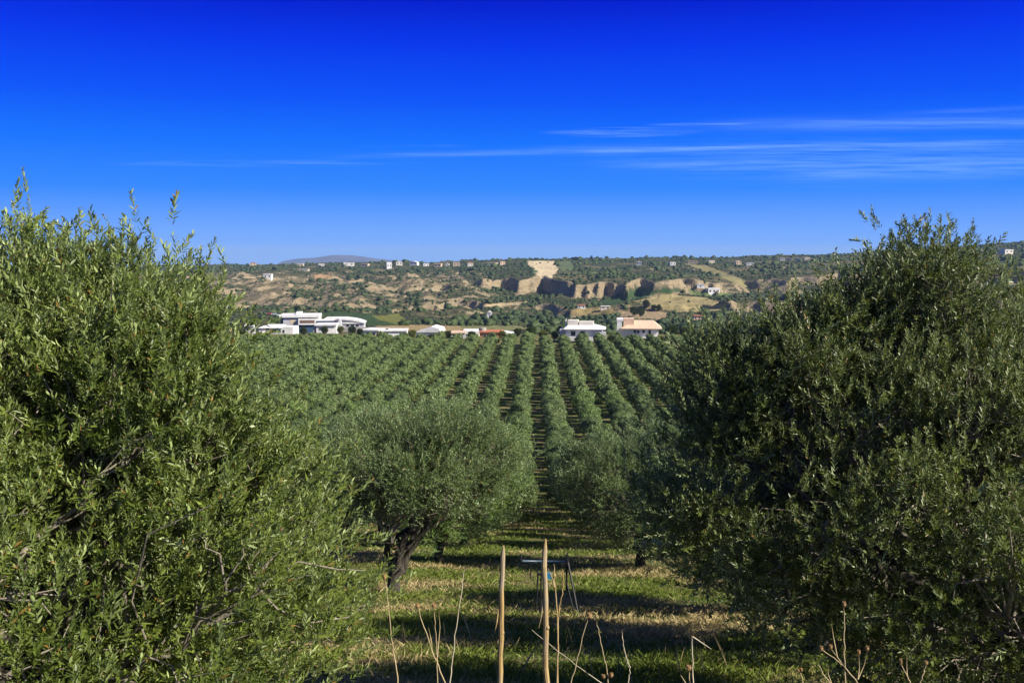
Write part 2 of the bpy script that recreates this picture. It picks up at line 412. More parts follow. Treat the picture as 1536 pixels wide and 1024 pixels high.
def field_of(V):
    px, py = to_px(V); px = px + 5 * fbm(V[:, 0] / 18, V[:, 1] / 18, 3, 77); py = py + 2.2 * fbm(V[:, 0] / 15, V[:, 1] / 15, 3, 78)
    r = np.full(len(V), -1)
    for i, (pl, c) in enumerate(FIELDS): r[inpoly(px, py, pl)] = i
    r[V[:, 1] > 2150] = -1
    return r
def cover(V):
    f = field_of(V); c = np.zeros((len(V), 4), np.float32)
    for i, (pl, col) in enumerate(FIELDS): c[f == i] = (*col, 1)
    return c
rows = np.concatenate([np.arange(425, 850, 5.0), np.arange(850, 1420, 2.6), np.arange(1420, 2300, 7.0), [2400, 2600, 3200, 5000, 9000, 14000.0]])
sheet('hills', rows, np.linspace(-.72, .72, 760), lambda d: d + 40, MAT['hill'], cover)

# far flat topped mountain, a real ridge 12 km away
def mountain():
    d0 = 12000; pr = np.array([(380, 402), (412, 397), (425, 391), (445, 388), (470, 386.5), (485, 384), (500, 382), (525, 382.5), (545, 384.5), (565, 387.5), (590, 390), (620, 391), (640, 393), (680, 402)])
    xs = np.linspace(380, 680, 120); zz = np.interp(xs, pr[:, 0], pr[:, 1]); X = (xs - 803) / F * d0; H = -(zz - 375) / F * d0
    V = []; prof = [(-1500, 0), (-1100, .35), (-700, .62), (-350, .85), (0, 1), (400, .9), (1200, 0)]
    for dy, k in prof:
        b = -420
        V.append(np.stack([X, np.full_like(X, d0 + dy) + 220 * fbm(X / 500, X * 0 + dy, 3, 4), E + b + (H - b) * k + (60 * fbm(X / 300, X * 0 + dy / 300, 4, 8) if 0 < k < 1 else 0)], 1))
    V = np.concatenate(V); n = len(xs); i = np.arange(len(prof) * n).reshape(len(prof), n)
    Fc = np.stack([i[:-1, :-1], i[:-1, 1:], i[1:, 1:], i[1:, :-1]], 2).reshape(-1, 4)
    tag(mobj('mountain', fast_mesh('mountain', V, Fc, plain('mountain_rock', (.07, .05, .075), .95, .1, .5, .004), smooth=True)), kind='structure')
mountain()

CLEAR = [(734, 477, 7, 11), (872, 462, 11, 6), (908, 463, 14, 5), (1070, 441, 18, 8), (1050, 431, 11, 6), (1046, 479, 11, 7), (403, 418, 12, 7), (457, 406, 14, 3)]
RIDGE = (
    ('small beige house at the left end of the ridge', 382, 397, 9, 5, 'tile', 'beige', True),
    ('pale house on the ridge under the left foot of the mountain', 452, 398, 9, 4, 'offwhite', 'beige', False),
    ('wide white house on the ridge below the mountain summit', 525, 398, 15, 5, 'roofwhite', 'white', False),
    ('beige house on the ridge just right of the wide white one', 548, 398, 10, 4, 'pink', 'beige', False),
    ('tall white house on the ridge, right of the mountain summit', 585, 402, 7, 10, 'roofwhite', 'white', False),
    ('pale gabled house on the ridge right of the tall white one', 600, 397, 9, 6, 'offwhite', 'offwhite', True),
    ('white gabled house on the ridge at the right foot of the mountain', 621, 397, 11, 6, 'roofwhite', 'white', True),
    ('flat beige house on the ridge beyond the right foot of the mountain', 657, 400, 10, 6, 'pink', 'beige', False),
    ('pink roofed house on the ridge, left of the small gabled one', 685, 398, 9, 6, 'pink', 'beige', False),
    ('small gabled pink house on the ridge above the dark terraces', 706, 398, 8, 6, 'tile', 'offwhite', True),
    ('low beige wall like building on the ridge left of the pale landslip', 736, 396, 15, 3, 'beige', 'beige', False),
    ('square pink house on the ridge nearest the pale landslip', 754, 396, 7, 5, 'pink', 'pink', False),
    ('grey gabled house on the ridge above the cliffs', 957, 397, 8, 6, 'offwhite', 'grey', True),
    ('grey house on the ridge right of the grey gabled one', 1008, 397, 9, 5, 'offwhite', 'grey', False),
    ('tan house on the plateau above the right hand slope', 1106, 396, 8, 6, 'pink', 'beige', True),
    ('bright white house on the plateau right of the tan one', 1123, 397, 10, 4, 'roofwhite', 'white', False),
    ('pale house first in the line of four on the right ridge', 1171, 390, 7, 4, 'roofwhite', 'offwhite', False),
    ('pink house second in the line of four on the right ridge', 1181, 390, 8, 4, 'pink', 'beige', False),
    ('white house third in the line of four on the right ridge', 1194, 390, 6, 4, 'roofwhite', 'white', True),
    ('beige house last in the line of four on the right ridge', 1208, 389, 8, 4, 'offwhite', 'beige', False),
    ('tiny pale house on the ridge just left of the wide white house', 484, 398, 8, 4, 'offwhite', 'white', False),
    ('low white house on the ridge left of the flat beige one', 640, 398, 8, 4, 'roofwhite', 'white', False),
    ('tiny white house on the ridge between flat beige house and pink roofed house', 671, 398, 6, 4, 'roofwhite', 'offwhite', True),
    ('pale cube house on the plateau left of the tan one', 1066, 394, 9, 4, 'offwhite', 'beige', False),
    ('long pale building on the plateau between the grey house and the pale cube', 1038, 394, 14, 3, 'pink', 'beige', False),
    ('white house on the wooded slope at the far right edge', 1508, 380, 14, 6, 'roofwhite', 'offwhite', False))
# ------------------------------------------------------------------ scrub and woods on the far hills: uncountable
def ico():
    t = (1 + 5 ** .5) / 2; v = norm(np.array([(-1, t, 0), (1, t, 0), (-1, -t, 0), (1, -t, 0), (0, -1, t), (0, 1, t), (0, -1, -t), (0, 1, -t), (t, 0, -1), (t, 0, 1), (-t, 0, -1), (-t, 0, 1)], float))
    f = [(0, 11, 5), (0, 5, 1), (0, 1, 7), (0, 7, 10), (0, 10, 11), (1, 5, 9), (5, 11, 4), (11, 10, 2), (10, 7, 6), (7, 1, 8), (3, 9, 4), (3, 4, 2), (3, 2, 6), (3, 6, 8), (3, 8, 9), (4, 9, 5), (2, 4, 11), (6, 2, 10), (8, 6, 7), (9, 8, 1)]
    vv = [tuple(x) for x in v]; ff = []; cache = {}
    def mid(a, b):
        k = (min(a, b), max(a, b))
        if k not in cache: vv.append(tuple(norm((np.array(vv[a]) + np.array(vv[b]))[None])[0])); cache[k] = len(vv) - 1
        return cache[k]
    for a, b, c in f:
        x, y, z = mid(a, b), mid(b, c), mid(c, a); ff += [(a, x, z), (b, y, x), (c, z, y), (x, y, z)]
    return np.array(vv), np.array(ff)
ICO_V, ICO_F = ico()
def bush_mass(name, label, C, S, T, mat, rng, kind='stuff', flat=.8):
    n = len(C); k = len(ICO_V)
    V = C[:, None, :] + ICO_V[None] * (S[:, None, None] * np.array([1, 1, flat])) * (.55 + .8 * rng.random((n, k, 1)))
    Fc = (np.arange(n) * k)[:, None, None] + ICO_F[None]
    t = np.empty((n, k, 2), np.float32); t[..., 0] = .25 + .5 * rng.random((n, k)); t[..., 1] = T[:, None]
    o = mobj(name, fast_mesh(name, V.reshape(-1, 3), Fc.reshape(-1, 3), mat, t.reshape(-1, 2)))
    return tag(o, label, kind=kind)
def scrub():
    rng = np.random.default_rng(11); n = 80000
    u = rng.uniform(-.42, .56, n); d = 430 * (2250 / 430) ** rng.random(n); x = u * d
    dens = fbm(x / 80, d / 150, 4, 91) * 4.2 + .52 + .5 * sstep(1350, 1500, d) * .5
    e = 2.0; sl = np.hypot(Z(x + e, d) - Z(x - e, d), Z(x, d + e) - Z(x, d - e)) / (2 * e)
    dens = dens * (1 - sstep(.2, .55, sl)) * (.22 + .78 * sstep(750, 1000, d)) + .11
    keep = rng.random(n) < np.clip(dens, .04, 1.1) * .62
    x, d = x[keep], d[keep]
    hx = []; hd = []                                    # hedges and rows of trees along the terraces
    for q in range(230):
        a = rng.uniform(-.40, .54); dd = 760 * (2150 / 760) ** rng.random(); ln = rng.uniform(15, 90) * (.6 + dd / 1800); m = int(ln / 2.6); t_ = np.linspace(-.5, .5, m)
        an = rng.normal(0, .5); hx.append(a * dd + t_ * ln * math.cos(an) + rng.normal(0, 1.2, m)); hd.append(dd + t_ * ln * math.sin(an) * 1.6 + 8 * np.sin(t_ * rng.uniform(2, 7)) + rng.normal(0, 1.5, m))
    x = np.concatenate([x] + hx); d = np.concatenate([d] + hd); V = np.stack([x, d, Z(x, d)], 1); f = field_of(V)
    ok = (f < 0) | (rng.random(len(V)) < .012); px, py = to_px(V); ok &= ~((d < 520) & (px < 800) & (px > 330))
    for hx, hy, hw, hh in [q[1:5] for q in RIDGE] + CLEAR: ok &= ~((np.abs(px - hx) < hw / 2 + 1.5) & (py > hy - hh - 1) & (py < hy + 2.5))
    V = V[ok]; d = d[ok]; n = len(V)
    S = .82 * (.6 + 1.6 * rng.random(n) ** 2.2) * (1 + 1.0 * (rng.random(n) < .1)) * (.75 + d / 4200) * (.75 + .9 * np.clip(fbm(V[:, 0] / 45, V[:, 1] / 70, 2, 35) + .5, 0, 1))
    V[:, 2] += S * .3
    T = np.clip(fbm(V[:, 0] / 60, V[:, 1] / 60, 2, 33) * 1.6 + .5, 0, 1) * .7 + .3 * rng.random(n)
    print('scrub', n)
    bush_mass('hillside_scrub', 'dark scrub and woods spread over the far hillside', V, S, T, MAT['darktree'], rng)
scrub()

# ------------------------------------------------------------------ foreground olive trees
r = np.random.default_rng(3)
SPR_NEAR = [make_sprig(r, int(r.integers(14, 24)), r.uniform(.11, .19), .043, .0108) for _ in range(10)]
SPR_MID = [make_sprig(r, int(r.integers(14, 22)), r.uniform(.16, .26), .065, .016, six=False) for _ in range(8)]
SPR_HALF = [make_sprig(r, 14, r.uniform(.18, .26), .11, .036, six=False) for _ in range(6)]
SPR_FAR = [make_sprig(r, 10, r.uniform(.22, .32), .19, .085, six=False) for _ in range(5)]

def gz(x, y): return Vector((x, y, zt(x, y)))
ROWX = .4
def holes(base, spots, depths): return [(tuple(P(px, py, d) - base), rr) for px, py, rr in spots for d in depths]
bl = gz(-2.85, 5.0); zl = lambda z: E + z - bl.z                 # z relative to the eye -> relative to the tree base
olive_tree('olive_tree', 'large leafy olive tree filling the left edge of the view, nearest on that side', 'olive tree', bl,
    [((0, 0, zl(-1.92)), (1.95, 1.9, 1.58), 6), ((.12, .15, zl(-.80)), (1.32, .9, .60), 1.7), ((.02, .3, zl(-.17)), (.2, .3, .34), .13), ((.60, .3, zl(-.46)), (.6, .6, .5), .75), ((1.12, .2, zl(-1.55)), (.58, .8, .8), .6)],
    (.1, 0, .75), 21, 2150, 11, SPR_NEAR, gaps=holes(bl, ((165, 640, .28), (235, 800, .30), (90, 590, .25), (330, 900, .22), (200, 950, .28)), (3.2, 3.6, 4.0, 4.4)), nlimb=7, nbr=110, clumps=90, r0=.10, jitter=.10, low=.15, up=1.0, out=.65, rnd=.42)
br = gz(3.4, 8.0); zr = lambda z: E + z - br.z
olive_tree('olive_tree', 'large dense olive tree with a pointed top filling the right edge of the view', 'olive tree', br,
    [((.15, 0, zr(-2.25)), (2.3, 2.1, 1.72), 7), ((-.28, 0, zr(-.42)), (.50, .5, .58), .5), ((-.9, 0, zr(-.62)), (.34, .4, .48), .22), ((-1.75, .1, zr(-1.22)), (.6, .6, .6), .6), ((-1.25, -.1, zr(-.95)), (.55, .6, .52), .6), ((-1.95, 0, zr(-2.0)), (.6, .7, .8), .5),
     ((.5, 0, zr(-.95)), (1.1, .9, .7), 1.0)],
    (.3, .2, .8), 22, 2350, 11, SPR_NEAR, gaps=holes(br, ((1150, 740, .22), (1330, 830, .25), (1440, 960, .2), (1250, 640, .18), (1500, 990, .2)), (5.9, 6.4, 6.9, 7.4)), nlimb=7, nbr=120, clumps=100, r0=.12, jitter=.11, low=.25, up=.9, out=.7, rnd=.5)
def mid_tree(label, x, y, rx, h, seed, dx=0, lo=.55, ntip=900, per=9, fork=(.05, 0, .62), r0=.12):
    b = gz(x, y)
    return olive_tree('olive_tree', label, 'olive tree', b,
        [((dx, 0, lo + (h - lo) * .5), (rx, rx, (h - lo) * .5), 6), ((dx + rx * .35, .2, h * .7), (rx * .55, rx * .6, h * .25), 1), ((dx - rx * .35, -.1, h * .66), (rx * .5, rx * .6, h * .24), 1)],
        fork, seed, ntip, per, SPR_MID, nlimb=6, nbr=70, clumps=42, pull=.72, r0=r0, jitter=.12, low=lo, k=4, mat='mid', up=.7, out=.8, rnd=.5)
mid_tree('spreading olive tree with a black forked trunk standing on the grass left of the lane', -3.05, 20.5, 2.35, 4.15, 31, dx=.6, lo=1.62, ntip=1150, fork=(.02, 0, .45), r0=.12)
mid_tree('dark olive tree half hidden behind the left of the pointed top olive tree', 3.75, 12.6, 2.15, 4.0, 32, dx=.1, lo=.35, ntip=1000)
mid_tree('low dark olive tree in shade between the lane and the large right hand olive', 3.75, 17.6, 1.85, 3.4, 36, dx=0, lo=.12, ntip=700)
mid_tree('bushy olive tree at the right edge of the grass lane with low branches', 2.85, 25.9, 2.3, 4.0, 33, dx=0, lo=.12, ntip=1000)
mid_tree('grey green olive tree behind the one with the black forked trunk', -2.75, 27.3, 2.35, 4.4, 34, dx=.2, lo=.25)

# ------------------------------------------------------------------ the grove in rows
def proto(seed, n, size, mat, loose=.5):
    """a rounded lobed crown: leafy sprays lying along the lobes' surface, more of them deeper in"""
    rng = np.random.default_rng(seed); h = rng.uniform(3.6, 4.2); rx = rng.uniform(1.7, 2.02)
    lobes = [(np.array((0, 0, h * .50)), np.array((rx * .84, rx * .84, h * .42)))]
    for q in range(9):
        a = q * 2.4 + rng.uniform(-.4, .4); e = rng.uniform(.30, .86); k_ = math.sqrt(max(.08, 1 - ((e - .5) / .46) ** 2)) * rng.uniform(.58, .72)
        lobes.append((np.array((rx * k_ * math.cos(a), rx * k_ * math.sin(a), h * e)), np.array((1, 1, .85)) * rx * rng.uniform(.34, .46)))
    wgt = np.array([2.5] + [1] * 9); wgt = wgt / wgt.sum(); pick = rng.choice(10, n, p=wgt); C_ = np.array([l[0] for l in lobes])[pick]; R_ = np.array([l[1] for l in lobes])[pick]
    d = norm(rng.normal(0, 1, (n, 3))); rad = 1 - .34 * rng.random(n) ** 2 + .05 * rng.normal(0, 1, n); p = C_ + d * R_ * rad[:, None]; o = norm(d / R_)
    own = np.ones(n)                                   # thin out what lies deep inside the other lobes
    for l in lobes: own = np.minimum(own, (((p - l[0]) / l[1]) ** 2).sum(1))
    keep = (own > .42) & (p[:, 2] > .25); p, o, pick = p[keep], o[keep], pick[keep]; n = len(p)
    nr = norm(o + rng.normal(0, loose, (n, 3))); r = rng.normal(0, 1, (n, 3)) + np.array([0, 0, 1.2]); ax = norm(r - nr * (r * nr).sum(1)[:, None]); bx = np.cross(nr, ax)
    L_ = size * rng.uniform(.7, 1.4, (n, 1)); W_ = L_ * rng.uniform(.16, .26, (n, 1))
    V = np.stack([p - ax * L_ * .5, p + bx * W_ + nr * W_ * .3, p + ax * L_ * .5, p - bx * W_ + nr * W_ * .3], 1).astype(np.float32)
    Tn = np.empty((n, 4, 2), np.float32); Tn[..., 0] = rng.random(n)[:, None] * .98; Tn[..., 1] = np.clip(rng.random(10)[pick] * .5 + .5 * rng.random(n), 0, 1)[:, None]
    V = V.reshape(-1, 3); Tn = Tn.reshape(-1, 2); Fc = (np.arange(n) * 4)[:, None] + np.array([[0, 3, 2, 1]])
    tips = C_[keep][::max(1, n // 120)] * .9; T, B = skeleton((0, 0, 0), (.05, .05, .7), tips, rng, 5, 20, False, .12)
    T.v, T.f = T.v + B.v, T.f + [tuple(len(T.v) + i for i in f) for f in B.f]
    m = bpy.data.meshes.new('trunk'); m.from_pydata([tuple(map(float, v)) for v in T.v], [], T.f); m.materials.append(MAT['bark'])
    return dict(trunk=m, crown=fast_mesh('crown', V, Fc, mat, Tn), geo=(V, Fc, Tn))
PN = [proto(400 + i, 60000, .075, MAT['grove'], .5) for i in range(3)]
PH = [proto(100 + i, 26000, .115, MAT['grove'], .36) for i in range(4)]
PF = [proto(200 + i, 9000, .20, MAT['grove'], .28) for i in range(4)]
PR = [proto(300 + i, 3200, .34, MAT['grove'], .26) for i in range(4)]
rng = np.random.default_rng(5)
cand = []
for k in range(-34, 31):
    x0 = ROWX + 5.5 * (k + .5)
    for i in range(0, 70):
        y0 = 20.5 + 4.15 * i; x = x0 + rng.normal(0, .2); y = y0 + rng.normal(0, .32)
        if y0 < 32 and k in (-1, 0): continue
        if y0 < 26: continue
        if rng.random() < .015: continue
        px = 803 + F * x / y
        if y > (316 if px < 820 else 311) or px < (-60 if y < 120 else -280) or px > (1600 if y < 120 else 1820): continue
        cand.append((y, x, k, i, px))
cand.sort()
def seen(px, y):          # not hidden behind the big trees at the frame's sides
    lo = 360 if y > 150 else (400 if y > 60 else 440); hi = 1110 if y > 150 else (1060 if y > 60 else 1010)
    return lo < px < hi
ORD = ['first', 'second', 'third', 'fourth', 'fifth', 'sixth', 'seventh', 'eighth', 'ninth', 'tenth', 'eleventh', 'twelfth', 'thirteenth', 'fourteenth', 'fifteenth', 'sixteenth',
       'seventeenth', 'eighteenth', 'nineteenth', 'twentieth'] + ['twenty ' + o for o in ('first', 'second', 'third', 'fourth', 'fifth', 'sixth', 'seventh', 'eighth', 'ninth')] + ['thirtieth'] + ['thirty ' + o for o in ('first', 'second', 'third', 'fourth', 'fifth', 'sixth', 'seventh', 'eighth', 'ninth')] + ['fortieth', 'forty first', 'forty second']
vis = [c for c in cand if seen(c[4], c[0])][:300]
rest = [c for c in cand if c not in set(vis)]
rest = [c for c in rest if seen(c[4], c[0]) or (c[0] > 45 and rng.random() < .75)]
count = {}
first = {}
for (y, x, k, i, px) in vis:
    near = 0 if y < 48 else 1 if y < 100 else 2; key = (near, int(rng.integers(0, 3))); pr = (PN, PH, PF)[near][key[1]]
    count[k] = count.get(k, 0) + 1; n = count[k]
    row = ('left' if k < 0 else 'right'); rn = (-k if k < 0 else k + 1)
    rowtxt = f"the row bordering the lane's {row}" if rn == 1 else f'the {ORD[rn - 1]} row {row} of the lane'
    label = f'olive tree {ORD[n - 1]} from the front in {rowtxt}'
    if key not in first:
        t = thing('olive_tree', label, 'olive tree', group='olive trees planted in straight rows')
        first[key] = (t, [mobj('trunk', pr['trunk'], t), mobj('crown', pr['crown'], t)])
    else:
        t0, ch = first[key]; t = t0.copy(); COL.objects.link(t)
        for c in ch:
            c2 = c.copy(); COL.objects.link(c2); c2.parent = t
        t['label'] = label
    t.location = (x, y, zt(x, y) - .05); t.rotation_euler = (0, 0, rng.uniform(0, 6.28)); s = rng.uniform(.84, 1.14)
    t.scale = (s * rng.uniform(.94, 1.1), s * rng.uniform(.94, 1.1), s * rng.uniform(.86, 1.08))
# the remaining trees of the grove as one mass
Vs = []; Fs = []; Ts = []; off = 0
for (y, x, k, i, px) in rest:
    V, Fc, Tn = PR[int(rng.integers(0, 4))]['geo']; a = rng.uniform(0, 6.28); s = rng.uniform(.85, 1.12); c_, s_ = math.cos(a) * s, math.sin(a) * s
    W = V @ np.array([[c_, s_, 0], [-s_, c_, 0], [0, 0, s]], np.float32) + np.array([x, y, zt(x, y)], np.float32)
    Vs.append(W); Fs.append(Fc + off); Ts.append(Tn); off += len(V)
print('grove', len(vis), 'individual to', vis[-1][0], '; rest', len(rest))
tag(mobj('olive_grove', fast_mesh('olive_grove', np.concatenate(Vs), np.concatenate(Fs), MAT['grove'], np.concatenate(Ts))), 'olive trees filling the far end and sides of the grove', kind='stuff')

# ------------------------------------------------------------------ grass
def grass():
    rng = np.random.default_rng(17); m, nt = newmat('grass_blade')
    at = N(nt, 'ShaderNodeAttribute', attribute_name='tint'); sep = N(nt, 'ShaderNodeSeparateColor'); L(nt, at.outputs['Color'], sep.inputs[0])
    col = mixc(nt, sep.outputs[1], ramp(nt, sep.outputs[0], [(0, (.085, .12, .016)), (1, (.22, .28, .045))]), ramp(nt, sep.outputs[0], [(0, (.27, .215, .085)), (1, (.58, .47, .24))]))
    b = princ(nt, col, .6, .3); t = nt.nodes.new('ShaderNodeBsdfTranslucent'); L(nt, col, t.inputs[0]); mx = nt.nodes.new('ShaderNodeMixShader'); mx.inputs[0].default_value = .3
    L(nt, b.outputs[0], mx.inputs[1]); L(nt, t.outputs[0], mx.inputs[2]); finish(nt, mx.outputs[0])
    def region(n, x0, x1, y0, y1, hs):
        x = rng.uniform(x0, x1, n); y = y0 * (y1 / y0) ** rng.random(n)
        g = fbm(x / 1.1, y / 1.1, 4, 71); keep = rng.random(n) < np.clip(.55 + g * 2.2, .12, 1); x, y = x[keep], y[keep]
        return x, y, hs
    X = []; Y = []; H = []
    for a in ((260000, -6, 6, 7.5, 24, 1.0), (150000, -8, 7, 22, 60, 1.1), (40000, -3.5, 3.5, 45, 130, 1.4)):
        x, y, hs = region(*a); X.append(x); Y.append(y); H.append(np.full(len(x), hs))
    x = np.concatenate(X); y = np.concatenate(Y); hs = np.concatenate(H); n = len(x); z = Z(x, y)
    tuft = fbm(x / .5, y / .5, 3, 81); h = (.025 + .075 * rng.random(n) ** 2 + .16 * np.clip(tuft, 0, 1)) * hs; w = (.003 + .003 * rng.random(n)) * hs * (1 + y / 30)
    a = rng.uniform(0, 6.28, n); lean = rng.normal(0, .7, (n, 2)) * h[:, None]; c, s = np.cos(a) * w, np.sin(a) * w
    V = np.empty((n, 4, 3), np.float32)
    V[:, 0] = np.stack([x - c, y - s, z - .02], 1); V[:, 1] = np.stack([x + c, y + s, z - .02], 1)
    V[:, 2] = np.stack([x + c * .7 + lean[:, 0] * .4, y + s * .7 + lean[:, 1] * .4, z + h * .6], 1); V[:, 3] = np.stack([x + lean[:, 0], y + lean[:, 1], z + h], 1)
    dry = np.clip((fbm(x / 2.4, y / 1.6, 3, 75) * 3.2 + .34) + rng.normal(0, .2, n), 0, 1)
    T = np.empty((n, 4, 2), np.float32); T[..., 0] = rng.random(n)[:, None]; T[..., 1] = (dry > .5).astype(float)[:, None] * .8 + .2 * dry[:, None]
    tall = rng.random(n) < np.where(y < 15, .006, .0015); nt_ = int(tall.sum())    # tall dead stems standing out of the turf
    hh_ = .16 + .34 * rng.random(nt_) ** 2; b_ = np.stack([x[tall], y[tall], z[tall]], 1); dx_ = rng.normal(0, .2, (nt_, 2)) * hh_[:, None]
    V[tall, 0] = b_ + (-.0022, 0, -.02); V[tall, 1] = b_ + (.0022, 0, -.02)
    V[tall, 2] = b_ + np.concatenate([dx_ * .5 + (.0022, 0), (hh_ * .6)[:, None]], 1); V[tall, 3] = b_ + np.concatenate([dx_, hh_[:, None]], 1); T[tall, :, 1] = 1
    b0 = (np.arange(n) * 4)[:, None]; Fc = np.concatenate([b0 + np.array([[0, 1, 2]]), b0 + np.array([[0, 2, 3]])])
    tag(mobj('grass', fast_mesh('grass', V.reshape(-1, 3), Fc, m, T.reshape(-1, 2))), 'green and dry grass growing under the olive trees', kind='stuff')
grass()

# ------------------------------------------------------------------ stakes, stalks, trestle
def wood():
    m, nt = newmat('weathered_stake_wood'); mp = N(nt, 'ShaderNodeMapping'); mp.inputs['Scale'].default_value = (70, 70, 3.5); L(nt, objco(nt), mp.inputs[0])
    n = noise(nt, mp.outputs[0], 1.0, 6, .65); n2 = noise(nt, objco(nt), 5.0, 4, .6)
    c = mixc(nt, ramp(nt, n2, [(.42, 0.0), (.66, .75)]), ramp(nt, n, [(.3, (.20, .125, .05)), (.55, (.44, .30, .12)), (.75, (.56, .42, .20))]), (.34, .30, .23))
    finish(nt, princ(nt, c, .75, .25, bump(nt, n, .8, .004)).outputs[0]); return m
MAT['cane'] = wood(); MAT['stalk'] = plain('dry_stalk', (.42, .33, .19), .75, .2, .25, 9)
MAT['stalkpale'] = plain('pale_dry_stalk', (.50, .44, .32), .75, .2, .2, 9)
MAT['head'] = plain('dry_seed_head', (.34, .21, .10), .9, .1, .4, 60, .6)
MAT['steel'] = plain('painted_dark_steel', (.012, .013, .016), .5, .5, .3, 8); MAT['railblue'] = plain('worn_blue_rail', (.05, .085, .13), .4, .5, .3, 8)
MAT['blue'] = plain('blue_plastic', (.03, .20, .36), .5, .4, .15, 8)
def stake(label, top, bottom, d, r, seed):
    rng = np.random.default_rng(seed); a = P(*top, d); b0 = P(*bottom, d); u = (b0 - a) / (b0.z - a.z)
    base = a + u * (zt(a.x, d) - .05 - a.z); o = thing('garden_stake', label, 'stake', base); hgt = a.z - base.z; top_ = a - base
    pts = []; rr = []
    for i in range(24):
        t = i / 23; pts.append(top_ * t + Vector((rng.normal(0, .0025), rng.normal(0, .0025), 0))); rr.append(r * (1.05 - .22 * t) * (1 + rng.normal(0, .045)))
    pts.append(top_ + Vector((.004, 0, .05))); rr.append(r * .25)
    m = MB().tube(pts, rr, 9)
    m.build('shaft', MAT['cane'], o)
    for t in (.35, .58, .8):
        q = top_ * t; MB().ball((q.x + r * .55, q.y - r * .3, q.z), r * .62, 7, 5, (1, 1, 1.5), .2).build('knot', MAT['cane'], o, True)
    s = MB(); q = top_ * .83; s.tube([q + Vector((-r * .8, 0, .08)), q + Vector((-r * 1.5, -.01, 0)), q + Vector((-r * 2.3, 0, -.06))], [r * .25, r * .3, r * .08], 5); s.build('splinter', MAT['cane'], o)
stake('peeled wooden stake left of the taller pointed one, with a splintered side', (754, 834), (750, 1024), 4.4, .0136, 1)
stake('tallest straight wooden stake with a sharpened tip, in front of the metal trestle', (817, 824), (820, 1024), 4.4, .0140, 2)

def stalk(label, pts, d, r=.004, heads=(), base_ground=True, mat='stalk', side=(), headr=.018, flat=1.0, name='dry_stalk', cat='stalk'):
    """pts: frame pixels from the tip down; heads: indexes/offsets of seed heads"""
    W = [P(x, y, d) for x, y in pts]
    if base_ground:
        a, b = W[-2], W[-1]; u = (b - a).normalized(); g = zt(b.x, b.y)
        if b.z > g: W.append(b + u * ((b.z - g + .04) / max(.2, -u.z)))
    base = Vector((W[-1].x, W[-1].y, W[-1].z)); o = thing(name, label, cat, base)
    n = len(W); dense = []
    for i in range(n - 1):
        for k in range(4):
            t = k / 4; q = W[i].lerp(W[i + 1], t) - base; dense.append(q + Vector((RNG.normal(0, .0025), RNG.normal(0, .004), 0)))
    dense.append(Vector((0, 0, 0))); m = len(dense)
    MB().tube(dense, [r * (.55 + .6 * i / (m - 1)) for i in range(m)], 6).build('stem', MAT[mat], o, True)
    for br in side:
        B = [P(x, y, d) - base for x, y in br]; MB().tube(B, [r * .45 + r * .3 * i / max(1, len(B) - 1) for i in range(len(B))], 5).build('side_stem', MAT[mat], o, True)
    for (hx, hy) in heads:
        c = P(hx, hy, d) - base; hb = MB().ball(c, headr, 10, 7, (1, 1, flat * 1.1), .22)
        for q in range(7):
            a = q / 7 * 6.28; hb.tube([c + Vector((math.cos(a), math.sin(a), .2)) * headr * .7, c + Vector((math.cos(a) * .75, math.sin(a) * .75, 1.35 * flat)) * headr], [headr * .22, headr * .06], 4)
        hb.build('seed_head', MAT['head'], o)
    return o
stalk('single pale stalk with an elongated brown head in front of the forked black trunk', [(578, 868), (581, 895), (584, 925), (588, 965), (592, 985), (597, 1024)], 7.0, .0055, [(577, 864)], headr=.0165, flat=1.5, side=[[(597, 962), (591, 974)]])
stalk('dry stalk with a round seed head leaning left, nearest the forked trunk', [(627, 912), (636, 940), (648, 975), (661, 1006)], 6.6, .0048, [(626, 908)], headr=.0155)
stalk('upright dry stalk with a round seed head beside the left leaning one', [(652, 912), (653, 940), (655, 975), (656, 1006)], 6.6, .0042, [(651, 908)], headr=.0155, side=[[(658, 915), (660, 940), (656, 985)]])
stalk('tall headless dry stalk leaning right, between the seed heads and the wooden stakes', [(697, 848), (692, 890), (686, 930), (680, 975), (676, 1008)], 6.9, .0052, mat='stalkpale')
stalk('thin bent cane just right of the tallest wooden stake', [(831, 846), (832, 870), (835, 905), (837, 950), (836, 985), (836, 1024)], 6.5, .007, mat='cane', side=[[(822, 852), (829, 868), (832, 880)]])
stalk('short forked cane whose tip stands inside the metal trestle', [(844, 853), (845, 868), (843, 890), (838, 915), (837, 930), (836, 1024)], 6.6, .006, mat='cane', side=[[(840, 858), (845, 868)]])
stalk('long fallen twig crossing diagonally below the metal trestle', [(798, 944), (830, 970), (862, 996), (896, 1019)], 6.4, .0024, mat='stalkpale')
stalk('dry stalk with a brown knobbly head right of the metal trestle', [(882, 926), (877, 945), (867, 985), (857, 1024)], 6, .0042, [(884, 923)], headr=.0155, flat=1.1)
stalk('bent dark dry stalk with a bud near its foot, right of the knobbly headed one', [(895, 932), (899, 955), (906, 985), (911, 1005), (912, 1024)], 6.1, .0042, [(917, 1012), (905, 1014)], headr=.0135)
stalk('folded pale grass stalk standing alone on the shaded grass', [(933, 948), (934, 960), (939, 985), (945, 1000), (943, 1016)], 6.3, .0036, mat='stalkpale', side=[[(933, 948), (936, 975), (943, 1000)]])
stalk('straight pale stalk with a small twig in front of the right hand olive shade', [(1038, 953), (1038, 975), (1039, 1000), (1040, 1024)], 6, .0052, mat='stalkpale', side=[[(1067, 973), (1055, 965), (1039, 954)]])
